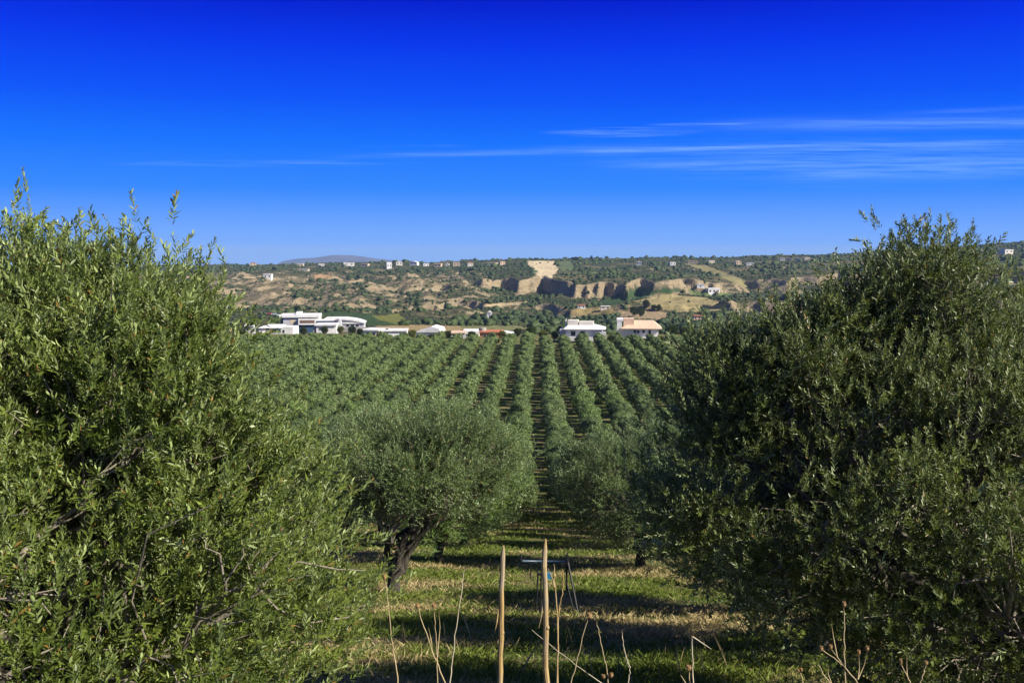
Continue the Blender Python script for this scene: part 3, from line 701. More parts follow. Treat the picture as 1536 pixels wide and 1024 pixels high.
stalk('low stalk with a round tan seed head at the foot of the straight pale stalk', [(1033, 1004), (1034, 1015), (1034, 1024)], 6, .0045, [(1033, 1001)], headr=.0175, side=[[(1021, 1012), (1030, 1026)]])
stalk('tall straight stalk with a small seed head against the dark olive crown', [(1266, 910), (1266, 950), (1267, 990), (1268, 1024)], 6, .0055, [(1266, 906)], headr=.013, flat=1.3)
stalk('branched seed plant with several brown heads crossing the tall straight stalk', [(1233, 974), (1256, 990), (1267, 1000), (1277, 1012), (1287, 1026)], 6, .0048, [(1232, 972), (1246, 970), (1288, 978), (1301, 972)], headr=.012, flat=1.2,
      side=[[(1246, 972), (1256, 985), (1268, 1001)], [(1247, 935), (1250, 955), (1256, 985)], [(1288, 980), (1289, 1000), (1287, 1018)], [(1301, 975), (1296, 997), (1287, 1018)]])
stalk('small stalk with a forked dry flower near the bottom of the right olive', [(1200, 1008), (1203, 1018), (1207, 1030)], 6, .0045, [(1197, 1005), (1202, 1004)], headr=.010)
stalk('thin headless stalk leaning left beside the branched seed plant', [(1227, 996), (1236, 1012), (1247, 1026)], 6, .0045, side=[[(1242, 998), (1242, 1010), (1248, 1026)]])
stalk('forked dry stalk with a narrow bud at the bottom right', [(1352, 995), (1357, 1008), (1366, 1026)], 6, .0045, [(1351, 992)], headr=.010, flat=1.8, side=[[(1360, 978), (1360, 1000), (1361, 1018)]])
stalk('right leaning stalk with a round seed head at the bottom right', [(1388, 998), (1385, 1008), (1379, 1026)], 6, .0045, [(1389, 994)], headr=.013)

def trestle():
    d = 16.7; c = P(817, 842, d); g = zt(c.x, d); o = thing('metal_trestle', 'dark metal trestle with a blue top rail standing on the grass behind the stakes', 'trestle', (c.x, d, g))
    Q = lambda x, y, dd=0: P(x, y, d + dd) - Vector((c.x, d, g))
    b = MB(); A, B = Q(784, 841), Q(852, 842); b.tube([A, B], .017, 8); b.tube([A + Vector((0, .05, -.012)), B + Vector((0, .05, -.012))], .016, 6); b.build('top_rail', MAT['railblue'], o, True)
    for (p, q) in (((807, 858), (803, 936)), ((812, 858), (810, 936))): MB().tube([Q(*p), Q(*q)], .016, 6).build('leg', MAT['steel'], o)
    MB().tube([Q(806, 860), Q(826, 862)], .024, 6).build('cross_bar', MAT['steel'], o)
    for (p, q, dy) in (((851, 843), (872, 928), .3), ((852, 843), (873, 950), -.35), ((849, 870), (868, 948), -.1)): MB().tube([Q(*p), Q(*q, dy)], .017, 6).build('leg', MAT['steel'], o)
    MB().tube([Q(850, 842), Q(850, 885)], .02, 6).build('post', MAT['steel'], o)
    MB().tube([Q(851, 842), Q(851, 829)], [.022, .012], 7).build('finial', MAT['steel'], o); MB().tube([Q(782, 842), Q(781, 830)], [.02, .012], 7).build('finial', MAT['steel'], o)
    MB().tube([Q(796, 842), Q(796, 868)], .010, 6).build('hook', MAT['steel'], o)
    x = Q(824, 863); MB().box(x.x - .035, x.x + .035, -.04, .04, x.z - .05, x.z + .05).build('clamp', MAT['blue'], o)
trestle()

# ------------------------------------------------------------------ buildings
MAT['white'] = plain('white_render', (.66, .65, .62), .8, .2, .13, .5); MAT['offwhite'] = plain('off_white_render', (.62, .58, .50), .85, .2, .08, .35)
MAT['grey'] = plain('grey_render_and_shade', (.42, .42, .44), .8, .2, .1, .3); MAT['beige'] = plain('beige_render', (.52, .42, .29), .85, .2, .1, .35)
MAT['pink'] = plain('salmon_roof', (.60, .43, .31), .85, .2, .2, 1.2); MAT['orange'] = plain('terracotta_wall', (.50, .21, .11), .85, .2, .15, .5)
MAT['tile'] = plain('clay_tile', (.42, .16, .08), .85, .2, .25, 1.2); MAT['roofwhite'] = plain('white_roof', (.66, .65, .63), .7, .3, .12, .4)
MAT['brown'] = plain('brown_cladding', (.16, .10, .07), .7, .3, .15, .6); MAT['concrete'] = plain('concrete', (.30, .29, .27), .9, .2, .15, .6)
MAT['solar'] = plain('blue_solar_panel', (.03, .05, .10), .2, .6, .2, 1)
def glass_mat():
    m, nt = newmat('dark_window_glass'); finish(nt, princ(nt, (.02, .03, .045), .12, .6).outputs[0]); return m
MAT['glass'] = glass_mat(); MAT['blue_glass_or_shade'] = plain('blue_glass_and_wall_shade', (.05, .10, .17), .18, .6, .25, .6); MAT['frame'] = plain('pale_window_frame', (.55, .54, .5), .6, .3, .05, 1)
MAT['shutter'] = plain('dark_shutter', (.05, .06, .07), .6, .3, .1, 2)

class House:
    """local frame: x to the right, y away from the viewer, z up, origin at the middle of the front's foot"""
    def __init__(s, name, label, cat, px, d, base_py=None, rz=0, group=None):
        v = ray(px, 500); x = v.x * d; s.k = d / F; z = zt(x, d) if base_py is None else P(px, base_py, d).z
        s.px = px; s.o = thing(name, label, cat, (x, d, z), rz, group); s.drop = max(0, z - zt(x, d)) + 3.5
    def box(s, part, mat, x0, x1, y0, y1, z0, z1, parent=None): return MB().box(x0, x1, y0, y1, z0, z1).build(part, MAT[mat], parent or s.o)
    def window(s, x0, x1, z0, z1, y=0, frame=True, mat='glass', name='window'):
        w = MB().box(x0, x1, y - .06, y + .05, z0, z1).build(name, MAT[mat], s.o)
        if frame:
            f = .12; m = MB(); m.box(x0 - f, x0, y - .10, y + .04, z0 - f, z1 + f); m.box(x1, x1 + f, y - .10, y + .04, z0 - f, z1 + f); m.box(x0, x1, y - .10, y + .04, z1, z1 + f); m.box(x0, x1, y - .14, y + .04, z0 - f, z0)
            m.build('frame', MAT['frame'], w)
        return w
def frustum(x0, x1, y0, y1, z0, ix0, ix1, iy0, iy1, z1):
    m = MB(); m.add([(x0, y0, z0), (x1, y0, z0), (x1, y1, z0), (x0, y1, z0), (ix0, iy0, z1), (ix1, iy0, z1), (ix1, iy1, z1), (ix0, iy1, z1)],
        [(3, 2, 1, 0), (4, 5, 6, 7), (0, 1, 5, 4), (1, 2, 6, 5), (2, 3, 7, 6), (3, 0, 4, 7)]); return m

def villas():
    d = 318; k = d / F
    h = House('villa', 'white villa with a pale hipped roof and roof boxes, left of the salmon roofed one', 'house', 875, d, 512, math.radians(-6))
    X = lambda p: (p - 875) * k; Y = lambda p: (512 - p) * k
    h.box('wall', 'white', X(848), X(903), 0, 9, -4, Y(493)); h.box('side_wing', 'grey', X(839), X(848) - .01, .6, 9.5, -4, Y(494.5))  # the wing's shade is put into its grey colour
    frustum(X(845), X(908), -1.2, 10, Y(493) + .003, X(851), X(892), 2.5, 8.5, Y(488.6)).build('roof', MAT['roofwhite'], h.o)
    h.box('parapet', 'roofwhite', X(845), X(908), -1.21, 10.01, Y(494), Y(493))
    h.box('stair_box', 'offwhite', X(850.5), X(866), 3, 8, Y(488.6) - .02, Y(481.5)); h.box('roof_box', 'offwhite', X(867.5), X(889), 3.2, 8, Y(488.6) - .02, Y(483.5))
    h.box('chimney', 'white', X(846.5), X(848.5), 4, 4.8, Y(490), Y(480))
    h.box('balcony', 'white', X(849), X(890), -1.6, -.003, Y(511), Y(505)); h.box('terrace_wall', 'white', X(893), X(909), -1.0, -.003, -4, Y(497))
    for a in ((856.5, 863, 503.5, 497), (870, 877, 503.5, 497), (894.5, 899, 505, 497)):
        h.window(X(a[0]), X(a[1]), Y(a[2]), Y(a[3]), 0 if a[0] < 892 else -1.0)
    h = House('villa', 'cream villa with a salmon sloped roof and raised roof box', 'house', 958, d + 4, 515, math.radians(-5)); k = (d + 4) / F
    X = lambda p: (p - 958) * k; Y = lambda p: (515 - p) * k
    h.box('wall', 'white', X(933), X(987), 0, 10, Y(505), Y(492)); h.box('ground_floor', 'beige', X(933), X(988), .02, 10, -4, Y(505) - .003)
    frustum(X(931), X(992.5), -1.3, 10.6, Y(492) + .003, X(950), X(981), 6, 10.4, Y(483)).build('roof', MAT['pink'], h.o)
    h.box('roof_edge', 'pink', X(931), X(992.5), -1.31, 10.61, Y(493), Y(492))
    h.box('roof_box', 'pink', X(935.5), X(951), 2, 8, Y(492), Y(478.5)); h.box('side_tower', 'white', X(925.5), X(932.8), 1, 9, -4, Y(482)); h.box('tower_cap', 'roofwhite', X(925), X(935), .9, 9.1, Y(482) + .003, Y(479))
    h.box('balcony', 'white', X(960), X(991), -1.8, -.003, Y(506.5), Y(505))
    for a in ((950.5, 954, 499, 495), (955.5, 959, 499.5, 495.5), (963.5, 967, 499, 495), (972.5, 976, 503.5, 494.7)): h.window(X(a[0]), X(a[1]), Y(a[2]), Y(a[3]))
villas()

def complex_left():
    d = 452; k = d / F; zt0 = lambda p: 455 + p / 7.314; xx = lambda p: 360 + p / 7.314
    def mk(name, label, cxz, base, rz=0, dd=0): 
        px = xx(cxz); h = House(name, label, 'building', px, d + dd, zt0(base), math.radians(rz)); kk = (d + dd) / F
        return h, (lambda p: (p - cxz) / 7.314 * kk), (lambda p: (base - p) / 7.314 * kk)
    h, X, Y = mk('modern_building', 'long modern building with white roof slab, grey walls and a framed brown recess', 700, 245, 8)
    h.box('wall', 'grey', X(480), X(645), 0, 14, -5, Y(152)); h.box('rear_wall', 'white', X(645) + .003, X(870), 3, 14, -5, Y(152)); h.box('side_wall', 'blue_glass_or_shade', X(446), X(480) - .003, 1, 12, -5, Y(152))  # side wall is no glass: its blue shade is painted with the glass colour
    h.box('roof', 'roofwhite', X(440), X(872), -.8, 15, Y(152) + .003, Y(126)); h.box('roof_housing', 'roofwhite', X(612), X(672), 4, 9, Y(126) + .003, Y(98))
    h.box('framed_bay', 'roofwhite', X(645) + .01, X(835), -1.5, 2.9, Y(232), Y(165)); h.window(X(662), X(822), Y(214), Y(182), -1.5, False, 'brown', 'recess')
    h.box('glass_front', 'blue_glass_or_shade', X(646), X(1030), -.6, 2.8, -5, Y(233)); h.box('glass_wing', 'blue_glass_or_shade', X(836), X(1020), -1.0, 6, Y(232), Y(192)); h.box('wing_roof', 'roofwhite', X(836), X(1030), -1.2, 6.2, Y(192) + .003, Y(183))
    h.window(X(556), X(610), Y(225), Y(160), 0, False, 'beige', 'wall_panel')
    h, X, Y = mk('modern_building', 'low white building with a curved roof and round grey end', 1150, 275, 6, 12)
    pts = [(X(925), Y(165)), (X(1000), Y(162)), (X(1150), Y(163)), (X(1250), Y(175)), (X(1320), Y(192)), (X(1372), Y(212)), (X(1372), Y(218)), (X(1300), Y(205)), (X(1230), Y(190)), (X(1130), Y(180)), (X(925), Y(180))]
    MB().poly(pts, -.8, 13).build('roof', MAT['roofwhite'], h.o)
    MB().poly([(X(935), -5), (X(1360), -5), (X(1360), Y(222)), (X(1300), Y(207)), (X(1230), Y(192)), (X(1130), Y(183)), (X(935), Y(183))], 0, 12).build('wall', MAT['grey'], h.o)
    t = MB(); t.tube([(X(1090), .5, -5), (X(1090), .5, Y(166))], [X(1128) - X(1090)] * 2, 20); t.build('round_end', MAT['grey'], h.o, False)
    h.box('ribbon_wall', 'white', X(1128), X(1330), -.5, -.003, Y(222), Y(205))
    for a, b in ((1165, 1200), (1215, 1255), (1270, 1305)): h.window(X(a), X(b), Y(255), Y(230), 0, True)
    h.box('plinth', 'concrete', X(1120), X(1480), -2.5, -.6, -5, Y(262))
    h, X, Y = mk('annex', 'small white flat roofed annex in front of the long modern building', 945, 315, 4, -22)
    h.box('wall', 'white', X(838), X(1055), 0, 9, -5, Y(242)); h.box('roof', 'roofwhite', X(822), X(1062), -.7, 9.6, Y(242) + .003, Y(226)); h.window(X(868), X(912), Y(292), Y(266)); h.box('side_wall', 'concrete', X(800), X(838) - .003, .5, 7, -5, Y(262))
    h, X, Y = mk('white_house', 'long white house with a dark square window at the left end of the hamlet', 400, 345, 0, -40)
    h.box('wall', 'white', X(205), X(585), 0, 10, -5, Y(268)); frustum(X(195), X(470), -.6, 10.5, Y(268) + .003, X(260), X(420), 3, 8, Y(240)).build('roof', MAT['roofwhite'], h.o)
    h.box('parapet', 'white', X(472), X(585), .01, 9.9, Y(268) + .003, Y(258))
    for a in ((282, 320, 285, 250), (345, 400, 318, 288), (425, 450, 318, 290), (470, 492, 320, 290)): h.window(X(a[0]), X(a[1]), Y(a[2]) if a[0] != 282 else Y(290), Y(a[3]) if a[0] != 282 else Y(270))
    h.box('porch', 'beige', X(230), X(320), -1.5, -.003, -5, Y(320))
    h, X, Y = mk('white_house', 'little pale blue shaded house beside the leaves of the left olive', 115, 310, 10, -30)
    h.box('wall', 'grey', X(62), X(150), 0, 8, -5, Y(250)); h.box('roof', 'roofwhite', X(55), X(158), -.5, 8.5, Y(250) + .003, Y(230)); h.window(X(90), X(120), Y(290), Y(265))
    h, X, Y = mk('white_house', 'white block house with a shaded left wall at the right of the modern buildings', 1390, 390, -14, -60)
    h.box('wall', 'white', X(1310), X(1530), 0, 11, -5, Y(300)); h.box('roof', 'roofwhite', X(1300), X(1535), -.4, 11.4, Y(300) + .003, Y(288)); h.window(X(1400), X(1430), Y(350), Y(322)); h.window(X(1465), X(1492), Y(350), Y(322)); h.box('shade_grey_side', 'grey', X(1285), X(1310) - .003, 2, 9, -5, Y(315))  # grey block at the left paints the shade on the white side wall
complex_left()

def middle_row():
    d = 345; xx = lambda p: 560 + p / 6.98; zz = lambda p: 455 + p / 6.98
    def mk(label, c, base, rz=0, dd=0, name='white_house'):
        h = House(name, label, 'house', xx(c), d + dd, zz(base), math.radians(rz)); kk = (d + dd) / F
        return h, (lambda p: (p - c) / 6.98 * kk), (lambda p: (base - p) / 6.98 * kk)
    h, X, Y = mk('white two window house below the ochre field', 225, 390, 5)
    h.box('wall', 'white', X(105), X(350), 0, 9, -5, Y(290)); h.box('roof', 'roofwhite', X(95), X(358), -.5, 9.5, Y(290) + .003, Y(280)); h.box('chimney', 'shutter', X(125), X(150), 3, 4, Y(280) + .003, Y(268))
    for a in ((160, 185), (300, 325)): h.window(X(a[0]), X(a[1]), Y(350), Y(325))
    h, X, Y = mk('wide white house with a low gable in the middle of the hamlet', 570, 395, -4, 5)
    h.box('wall', 'white', X(445), X(700), 0, 10, -5, Y(300)); MB().poly([(X(435), Y(300) + .003), (X(712), Y(300) + .003), (X(690), Y(262)), (X(610), Y(240)), (X(520), Y(275))], -.5, 10.5).build('roof', MAT['roofwhite'], h.o)
    for a in ((480, 510), (560, 590), (655, 685)): h.window(X(a[0]), X(a[1]), Y(365), Y(330))
    h, X, Y = mk('greyish pink house between the gabled white house and the terracotta one', 885, 390, 3, -8, 'pink_house')
    h.box('wall', 'grey', X(820), X(960), 0, 8, -5, Y(312)); h.box('roof', 'pink', X(812), X(968), -.4, 8.4, Y(312) + .003, Y(302)); h.window(X(850), X(875), Y(365), Y(335)); h.window(X(915), X(938), Y(365), Y(335))
    h, X, Y = mk('low building with a flat white roof behind the pink house', 1030, 360, 2, 14, 'low_building')
    h.box('wall', 'offwhite', X(945), X(1105), 0, 12, -5, Y(318)); h.box('roof', 'roofwhite', X(935), X(1112), -.5, 12.5, Y(318) + .003, Y(292)); h.window(X(1000), X(1030), Y(350), Y(330))
    h, X, Y = mk('terracotta orange walled house with a round grey tank on its roof', 1220, 385, -3, 0, 'terracotta_house')
    h.box('wall', 'orange', X(1112), X(1330), 0, 9, -5, Y(305)); h.box('roof', 'tile', X(1104), X(1338), -.5, 9.5, Y(305) + .003, Y(294))
    MB().tube([(X(1130), 4, Y(294)), (X(1130), 4, Y(262))], [X(1160) - X(1120)] * 2, 14).build('tank', MAT['concrete'], h.o)
    for a in ((1150, 1180), (1265, 1295)): h.window(X(a[0]), X(a[1]), Y(360), Y(330))
    h, X, Y = mk('long low shed with a white sheet roof right of the terracotta house', 1410, 370, 4, 10, 'shed')
    h.box('wall', 'offwhite', X(1345), X(1480), 0, 8, -5, Y(325)); MB().poly([(X(1338), Y(325) + .003), (X(1488), Y(325) + .003), (X(1488), Y(315)), (X(1345), Y(296))], -.5, 8.5).build('roof', MAT['roofwhite'], h.o); h.window(X(1400), X(1425), Y(355), Y(338))
middle_row()

def far_house(label, px, py, wpx, hpx, roof='roofwhite', wall='white', d=None, rz=0, wins=2, gable=False, name='far_house'):
    p = hit(px, py + 1.0) if d is None else None
    if d is None: d = p.y
    k = d / F; h = House(name, label, 'house', px, d, None if p else py, math.radians(rz)); w = wpx * k / 2; t = hpx * k
    h.box('wall', wall, -w, w, 0, w * 1.5, -6, t * .82)
    if gable: MB().poly([(-w * 1.06, t * .82 + .003), (w * 1.06, t * .82 + .003), (0, t * 1.1)], -.5, w * 1.5 + .5).build('roof', MAT[roof], h.o)
    else: h.box('roof', roof, -w * 1.05, w * 1.05, -.4, w * 1.5 + .4, t * .82 + .003, t)
    for i in range(wins):
        c = -w + 2 * w * (i + .5) / wins; h.window(c - w * .16, c + w * .16, t * .3, t * .62, 0, False)
far_house('slim white chapel like house among dark trees above the terracotta house', 734, 477, 7, 11, wins=1, gable=True)
far_house('little white house with a red roof in the valley, above the white villa', 872, 462, 11, 6, 'tile')
far_house('pale farm shed in the valley, above the gap between both villas', 908, 463, 14, 5, 'offwhite', 'offwhite')
far_house('white farmhouse on the green field at the right, with a lower wing', 1070, 441, 18, 8, rz=12, wins=3)
far_house('white round topped shed left of the right hand white farmhouse', 1050, 431, 11, 6, gable=True, wins=1)
far_house('orange roofed house low at the right, beside the crown of the right olive', 1046, 479, 11, 7, 'tile', 'pink')
far_house('white house halfway down the left slope', 403, 418, 12, 7)
far_house('flat pale house on the left slope below the far mountain', 457, 406, 14, 3, 'offwhite', 'beige')
for lab, px, py, w, hh, rf, wl, gb in RIDGE:
    far_house(lab, px, py, w * 1.05, hh * .95, rf, wl, gable=gb, name='ridge_house', rz=RNG.uniform(-20, 20))

# parked cars above the modern building
def car(label, px, py, d, col, rz):
    m = plain('car_paint', col, .3, .6, .05, 1); p = P(px, py, d); t = thing('parked_car', label, 'car', (p.x, d, zt(p.x, d)), math.radians(rz), 'cars parked above the modern buildings')
    MB().poly([(-2.1, .35), (2.1, .35), (2.15, .75), (1.9, .85), (1.1, .92), (-1.7, .95), (-2.1, .85)], -.85, .85).build('body', m, t)
    MB().poly([(-1.6, .95), (1.05, .93), (.45, 1.42), (-1.1, 1.45)], -.75, .75).build('cabin', MAT['glass'], t)
    for x in (-1.3, 1.3):
        for y in (-.86, .66): MB().tube([(x, y, .33), (x, y + .2, .33)], .33, 12).build('wheel', MAT['shutter'], t)
def lot():
    v = ray(405, 474); pts = []
    for (lab, px, py, c, rz) in (('dark car parked above the modern building, leftmost of the parked row', 398, 470, (.02, .025, .04), 20), ('red car parked between the dark and silver cars', 405, 471, (.35, .03, .03), 20),
        ('silver car parked between the red and white cars', 411, 472, (.45, .46, .48), 20), ('white car parked at the right end of the row', 418, 473.5, (.75, .75, .75), 20)):
        p = hit(px, py, 440, 900); car(lab, px, py, p.y, c, rz)
lot()

# ------------------------------------------------------------------ individual trees among the houses and fields
def hill_proto(seed, mat, tall=1.0):
    rng = np.random.default_rng(seed); blobs = [((0, 0, 3.0 * tall), (2.3, 2.3, 2.6 * tall), 4)]
    for q in range(4):
        a = rng.uniform(0, 6.28); blobs.append(((1.2 * math.cos(a), 1.2 * math.sin(a), rng.uniform(2.4, 4.2) * tall), (1.2, 1.2, 1.1 * tall), 1))
    tips, outs, cid = sample_crown(blobs, 260, rng, 40, inner=.4, pull=.5, low=.5); T, B = skeleton((0, 0, 0), (0, 0, 1.3), tips, rng, 5, 18, False, .16)
    V, Fc, Tn = crown_geo(tips, outs, cid, rng, SPR_FAR, 7, .2, up=.4, out=1, rnd=.5, smin=1, smax=1.7, k=4)
    m = bpy.data.meshes.new('trunk'); m.from_pydata([tuple(map(float, v)) for v in T.v], [], T.f); m.materials.append(MAT['bark'])
    return m, fast_mesh('crown', V, Fc, MAT[mat], Tn)
HP = {'darktree': hill_proto(301, 'darktree'), 'yellowtree': hill_proto(302, 'yellowtree', 1.15), 'cypress': hill_proto(303, 'darktree', 1.9)}
for lab, px, py, wpx, d, kind, nm in (
    ('large round dark tree on the ochre field above the salmon roofed villa', 969, 463, 12, None, 'darktree', 'round_tree'), ('small dark tree right of the large round one on the ochre field', 981, 466, 8, None, 'darktree', 'round_tree'),
    ('dark tree second right of the large round one on the ochre field', 988, 467, 9, None, 'darktree', 'round_tree'), ('dark bush like tree left below the large round tree', 951, 474, 13, None, 'darktree', 'round_tree'),
    ('dark broad tree under the large round tree on the slope', 961, 475, 12, None, 'darktree', 'round_tree'), ('lone tall tree sticking up from the ridge above the cliffs', 887, 390.5, 4.5, None, 'cypress', 'ridge_tree'),
    ('rounded tree on the ridge left of the lone tall one', 862, 391.5, 12, None, 'darktree', 'ridge_tree'), ('yellow green tree between the white and the salmon roofed villa', 918, 514, 13, 312, 'yellowtree', 'garden_tree'),
    ('bright yellow green tree right of the salmon roofed villa', 990, 520, 12, 306, 'yellowtree', 'garden_tree'), ('dark tree left of the white villa', 832, 512, 13, 330, 'darktree', 'garden_tree'),
    ('yellowish tree further left of the white villa', 815, 513, 14, 326, 'yellowtree', 'garden_tree'), ('dark tree right of the cream villa beyond the yellow green one', 1010, 512, 16, 360, 'darktree', 'garden_tree'),
    ('tall dark tree behind the shed and the terracotta house', 776, 510, 12, 350, 'darktree', 'garden_tree'), ('dark round tree standing over the modern buildings', 446, 468, 9, None, 'darktree', 'round_tree'),
    ('yellow green tree at the left end of the two window house', 570, 513, 11, 330, 'yellowtree', 'garden_tree'), ('dark tree in front of the two window house near its right end', 605, 513, 10, 328, 'darktree', 'garden_tree'),
    ('yellow green tree between the two window house and the gabled house', 619, 513, 12, 332, 'yellowtree', 'garden_tree'), ('small dark tree in front of the gabled house', 648, 514, 9, 326, 'darktree', 'garden_tree'),
    ('yellow green tree at the right end of the gabled house', 663, 514, 11, 330, 'yellowtree', 'garden_tree'), ('dark tree before the gap between the pink and terracotta houses', 708, 514, 12, 330, 'darktree', 'garden_tree'),
    ('yellow green tree at the right corner of the terracotta house', 753, 514, 12, 330, 'yellowtree', 'garden_tree'), ('large dark tree between the shed and the white villa', 796, 512, 15, 345, 'darktree', 'garden_tree'),
    ('dark tree before the white annex of the modern buildings', 487, 508, 11, 400, 'darktree', 'garden_tree'), ('yellow green tree right of the white annex', 511, 509, 11, 395, 'yellowtree', 'garden_tree'),
    ('dark tree before the round ended building', 528, 509, 12, 392, 'darktree', 'garden_tree'), ('dark tree at the left foot of the white block house', 540, 511, 10, 370, 'darktree', 'garden_tree'),
    ('dark tree right of the cream villa standing among scrub', 1026, 514, 14, 345, 'darktree', 'garden_tree'),
    ('dark tree beside the low pink house of the hamlet', 672, 512, 10, 338, 'darktree', 'garden_tree'), ('olive green tree in front of the long white house', 455, 512, 12, 372, 'darktree', 'garden_tree')):
    if d is None: p = hit(px, py); 
    else: p = gz(ray(px, 500).x * d, d)
    t = thing(nm, lab, 'tree', p, RNG.uniform(0, 6)); s = wpx * p.y / F / 5.0; t.scale = (s, s, s * (.45 if nm == 'ridge_tree' and wpx > 6 else .8 if nm == 'ridge_tree' else 1))
    mobj('trunk', HP[kind][0], t); mobj('crown', HP[kind][1], t)

# ------------------------------------------------------------------ air
def haze():
    m, nt = newmat('haze_air'); v = nt.nodes.new('ShaderNodeVolumePrincipled'); v.inputs['Color'].default_value = (.42, .66, 1, 1); v.inputs['Density'].default_value = HAZE; v.inputs['Anisotropy'].default_value = 0.0
    o = nt.nodes.new('ShaderNodeOutputMaterial'); L(nt, v.outputs[0], o.inputs['Volume'])
    MB().box(-11500, 11500, -60, 14500, -420 + E, E + 30).build('haze', m); tag(bpy.data.objects['haze'], 'thin blue haze between the grove and the far mountain', kind='stuff')
HAZE = 5.5e-5
haze()

# ------------------------------------------------------------------ light
SUN_EL, SUN_AZ = math.radians(36), math.radians(112)     # azimuth clockwise from the view direction (+Y)
sd = Vector((math.sin(SUN_AZ) * math.cos(SUN_EL), math.cos(SUN_AZ) * math.cos(SUN_EL), math.sin(SUN_EL)))
sun = bpy.data.lights.new('sun', 'SUN'); sun.energy = 4.6; sun.angle = math.radians(.53); sun.color = (1, .93, .80)
so = bpy.data.objects.new('sun', sun); COL.objects.link(so); so.rotation_euler = (-sd).to_track_quat('-Z', 'Y').to_euler()

def srgb(*c): return tuple((x / 255 / 12.92) if x / 255 <= .04045 else ((x / 255 + .055) / 1.055) ** 2.4 for x in c)
w = bpy.data.worlds.new('World'); sc.world = w; w.use_nodes = True; nt = w.node_tree; bg = nt.nodes['Background']
sky = nt.nodes.new('ShaderNodeTexSky'); sky.sky_type = 'NISHITA'; sky.sun_disc = False; sky.sun_elevation = SUN_EL; sky.sun_rotation = SUN_AZ
sky.altitude = 100; sky.dust_density = .5
tc = nt.nodes.new('ShaderNodeTexCoord'); sx = nt.nodes.new('ShaderNodeSeparateXYZ'); L(nt, tc.outputs['Generated'], sx.inputs[0])
STR = .1; EXPO = .95; g10 = lambda *c: tuple(x / STR / 2 ** EXPO for x in srgb(*c))
sq = lambda el: math.sin(math.radians(el)) / .5
zz = math_(nt, 'MULTIPLY', sx.outputs[2], 2.0)
deep = ramp(nt, zz, [(0, srgb(128, 176, 252)), (sq(1.2), srgb(112, 168, 255)), (sq(3.4), srgb(52, 138, 255)), (sq(6), srgb(18, 116, 255)), (sq(8.5), srgb(4, 84, 252)), (sq(11.5), srgb(0, 54, 240)), (sq(14.2), srgb(0, 20, 202)), (.62, srgb(6, 30, 150)), (.8, srgb(22, 50, 130))])
q_ = 1 / STR / 2 ** EXPO; dm = mixc(nt, 1.0, deep, (q_, q_, q_), 'MULTIPLY')
k = ramp(nt, zz, [(0, .998), (.5, .998), (.75, .85), (1, .75)])
col = mixc(nt, k, sky.outputs[0], dm)
# thin cirrus streaks, laid out on a high flat layer of air
az = math_(nt, 'DIVIDE', sx.outputs[0], math_(nt, 'MAXIMUM', sx.outputs[1], .01)); el = math_(nt, 'DIVIDE', sx.outputs[2], math_(nt, 'MAXIMUM', sx.outputs[1], .01))
wob = N(nt, 'ShaderNodeCombineXYZ'); L(nt, math_(nt, 'MULTIPLY', az, 3.0), wob.inputs[0]); L(nt, math_(nt, 'MULTIPLY', el, 70.0), wob.inputs[1])
n1 = noise(nt, wob.outputs[0], 1.0, 6, .6)
wob2 = N(nt, 'ShaderNodeCombineXYZ'); L(nt, math_(nt, 'MULTIPLY', az, 11.0), wob2.inputs[0]); L(nt, math_(nt, 'MULTIPLY', el, 330.0), wob2.inputs[1]); n2 = noise(nt, wob2.outputs[0], 1.0, 5, .6)
def streak(a0, e0, slope, width, az0, az1, gain, asym=.0):
    """one long wisp: centre line el = e0 + slope*(az-a0), fading in between az0 and az1"""
    c = math_(nt, 'MULTIPLY', math_(nt, 'SUBTRACT', az, a0), slope); dlt = math_(nt, 'SUBTRACT', math_(nt, 'SUBTRACT', el, e0), c)
    dlt = math_(nt, 'ADD', dlt, math_(nt, 'MULTIPLY', math_(nt, 'SUBTRACT', n1, .5), width * 1.6))
    g = math_(nt, 'POWER', math_(nt, 'DIVIDE', dlt, width), 2.0); g = math_(nt, 'DIVIDE', 1.0, math_(nt, 'ADD', 1.0, math_(nt, 'MULTIPLY', g, g)))
    mr = N(nt, 'ShaderNodeMapRange', interpolation_type='SMOOTHSTEP'); L(nt, az, mr.inputs[0]); mr.inputs[1].default_value = az0; mr.inputs[2].default_value = az1
    f = math_(nt, 'MULTIPLY', g, mr.outputs[0]); br = ramp(nt, n2, [(.30, .22), (.68, 1.0)])
    return math_(nt, 'MULTIPLY', math_(nt, 'MULTIPLY', f, br), gain)
def ael(px, py): v = ray(px, py); return v.x, v.z
tot = None
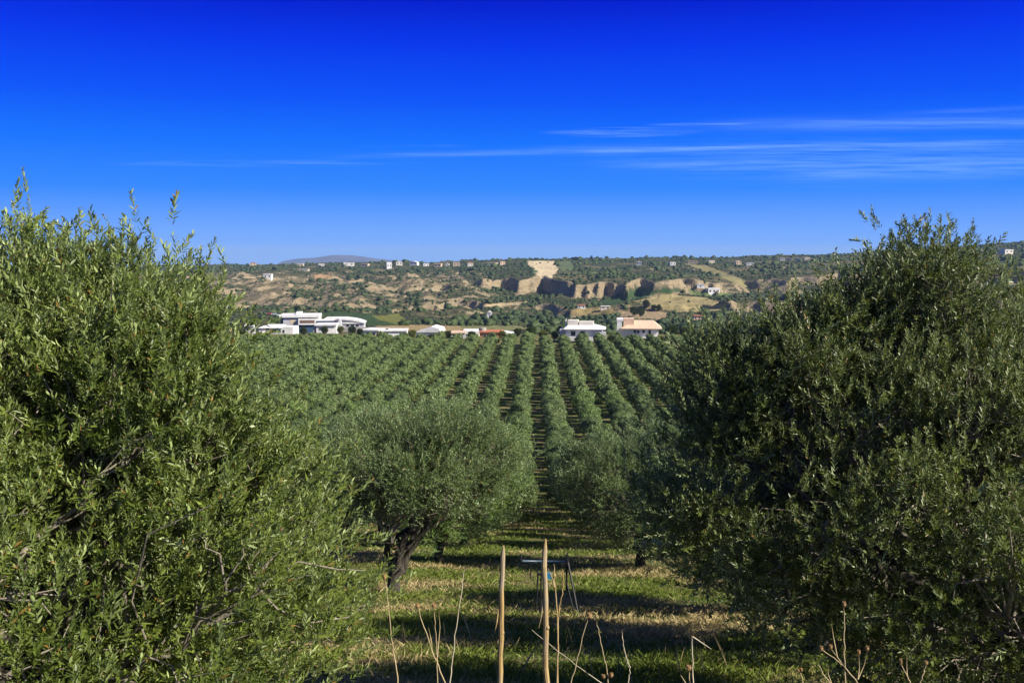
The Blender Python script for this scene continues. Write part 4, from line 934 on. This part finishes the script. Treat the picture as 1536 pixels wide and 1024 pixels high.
for (p0, p1, width, fade, gain) in (((470, 235), (1000, 224), .0022, (450, 640), .26), ((1000, 224), (1500, 221), .0036, (700, 1000), .20), ((900, 190), (1500, 184), .0050, (960, 1300), .36), ((820, 203), (1000, 202), .0040, (810, 930), .0),
        ((900, 247), (1200, 244), .0040, (860, 1000), .22), ((1150, 264), (1400, 258), .0065, (1120, 1260), .24), ((560, 220), (660, 218), .0024, (540, 600), .0), ((1350, 170), (1530, 163), .0022, (1300, 1450), .14)):
    if gain == 0: continue
    a0, e0 = ael(*p0); a1, e1 = ael(*p1); s_ = streak(a0, e0, (e1 - e0) / (a1 - a0), width, ael(fade[0], 200)[0], ael(fade[1], 200)[0], gain)
    tot = s_ if tot is None else math_(nt, 'ADD', tot, s_)
def blob(px, py, wpx, hpx, gain):
    a0, e0 = ael(px, py); u = math_(nt, 'DIVIDE', math_(nt, 'SUBTRACT', az, a0), wpx / F); v = math_(nt, 'DIVIDE', math_(nt, 'ADD', math_(nt, 'SUBTRACT', el, e0), math_(nt, 'MULTIPLY', math_(nt, 'SUBTRACT', n1, .5), hpx / F)), hpx / F)
    r2 = math_(nt, 'ADD', math_(nt, 'MULTIPLY', u, u), math_(nt, 'MULTIPLY', v, v)); g = math_(nt, 'SUBTRACT', 1.0, r2, True)
    return math_(nt, 'MULTIPLY', math_(nt, 'MULTIPLY', g, ramp(nt, n2, [(.4, .0), (.62, 1.0)])), gain)
for b in ((935, 198, 130, 8, .34), (620, 219, 90, 3, .2), (1060, 187, 100, 3, .28), (400, 245, 260, 6, .20), (1200, 235, 420, 40, .10), (1330, 250, 380, 34, .09)):
    tot = math_(nt, 'ADD', tot, blob(*b))
tot = math_(nt, 'MULTIPLY', math_(nt, 'MINIMUM', math_(nt, 'MULTIPLY', tot, 1.15), .7), math_(nt, 'GREATER_THAN', sx.outputs[1], .05))
col = mixc(nt, tot, col, g10(140, 192, 255))
L(nt, col, bg.inputs[0]); bg.inputs[1].default_value = STR

sc.view_settings.view_transform = 'Standard'; sc.view_settings.look = 'None'; sc.view_settings.exposure = EXPO; sc.view_settings.gamma = 1
sc.render.engine = 'CYCLES'; sc.cycles.max_bounces = 6; sc.cycles.diffuse_bounces = 3; sc.cycles.transmission_bounces = 3; sc.cycles.use_denoising = True
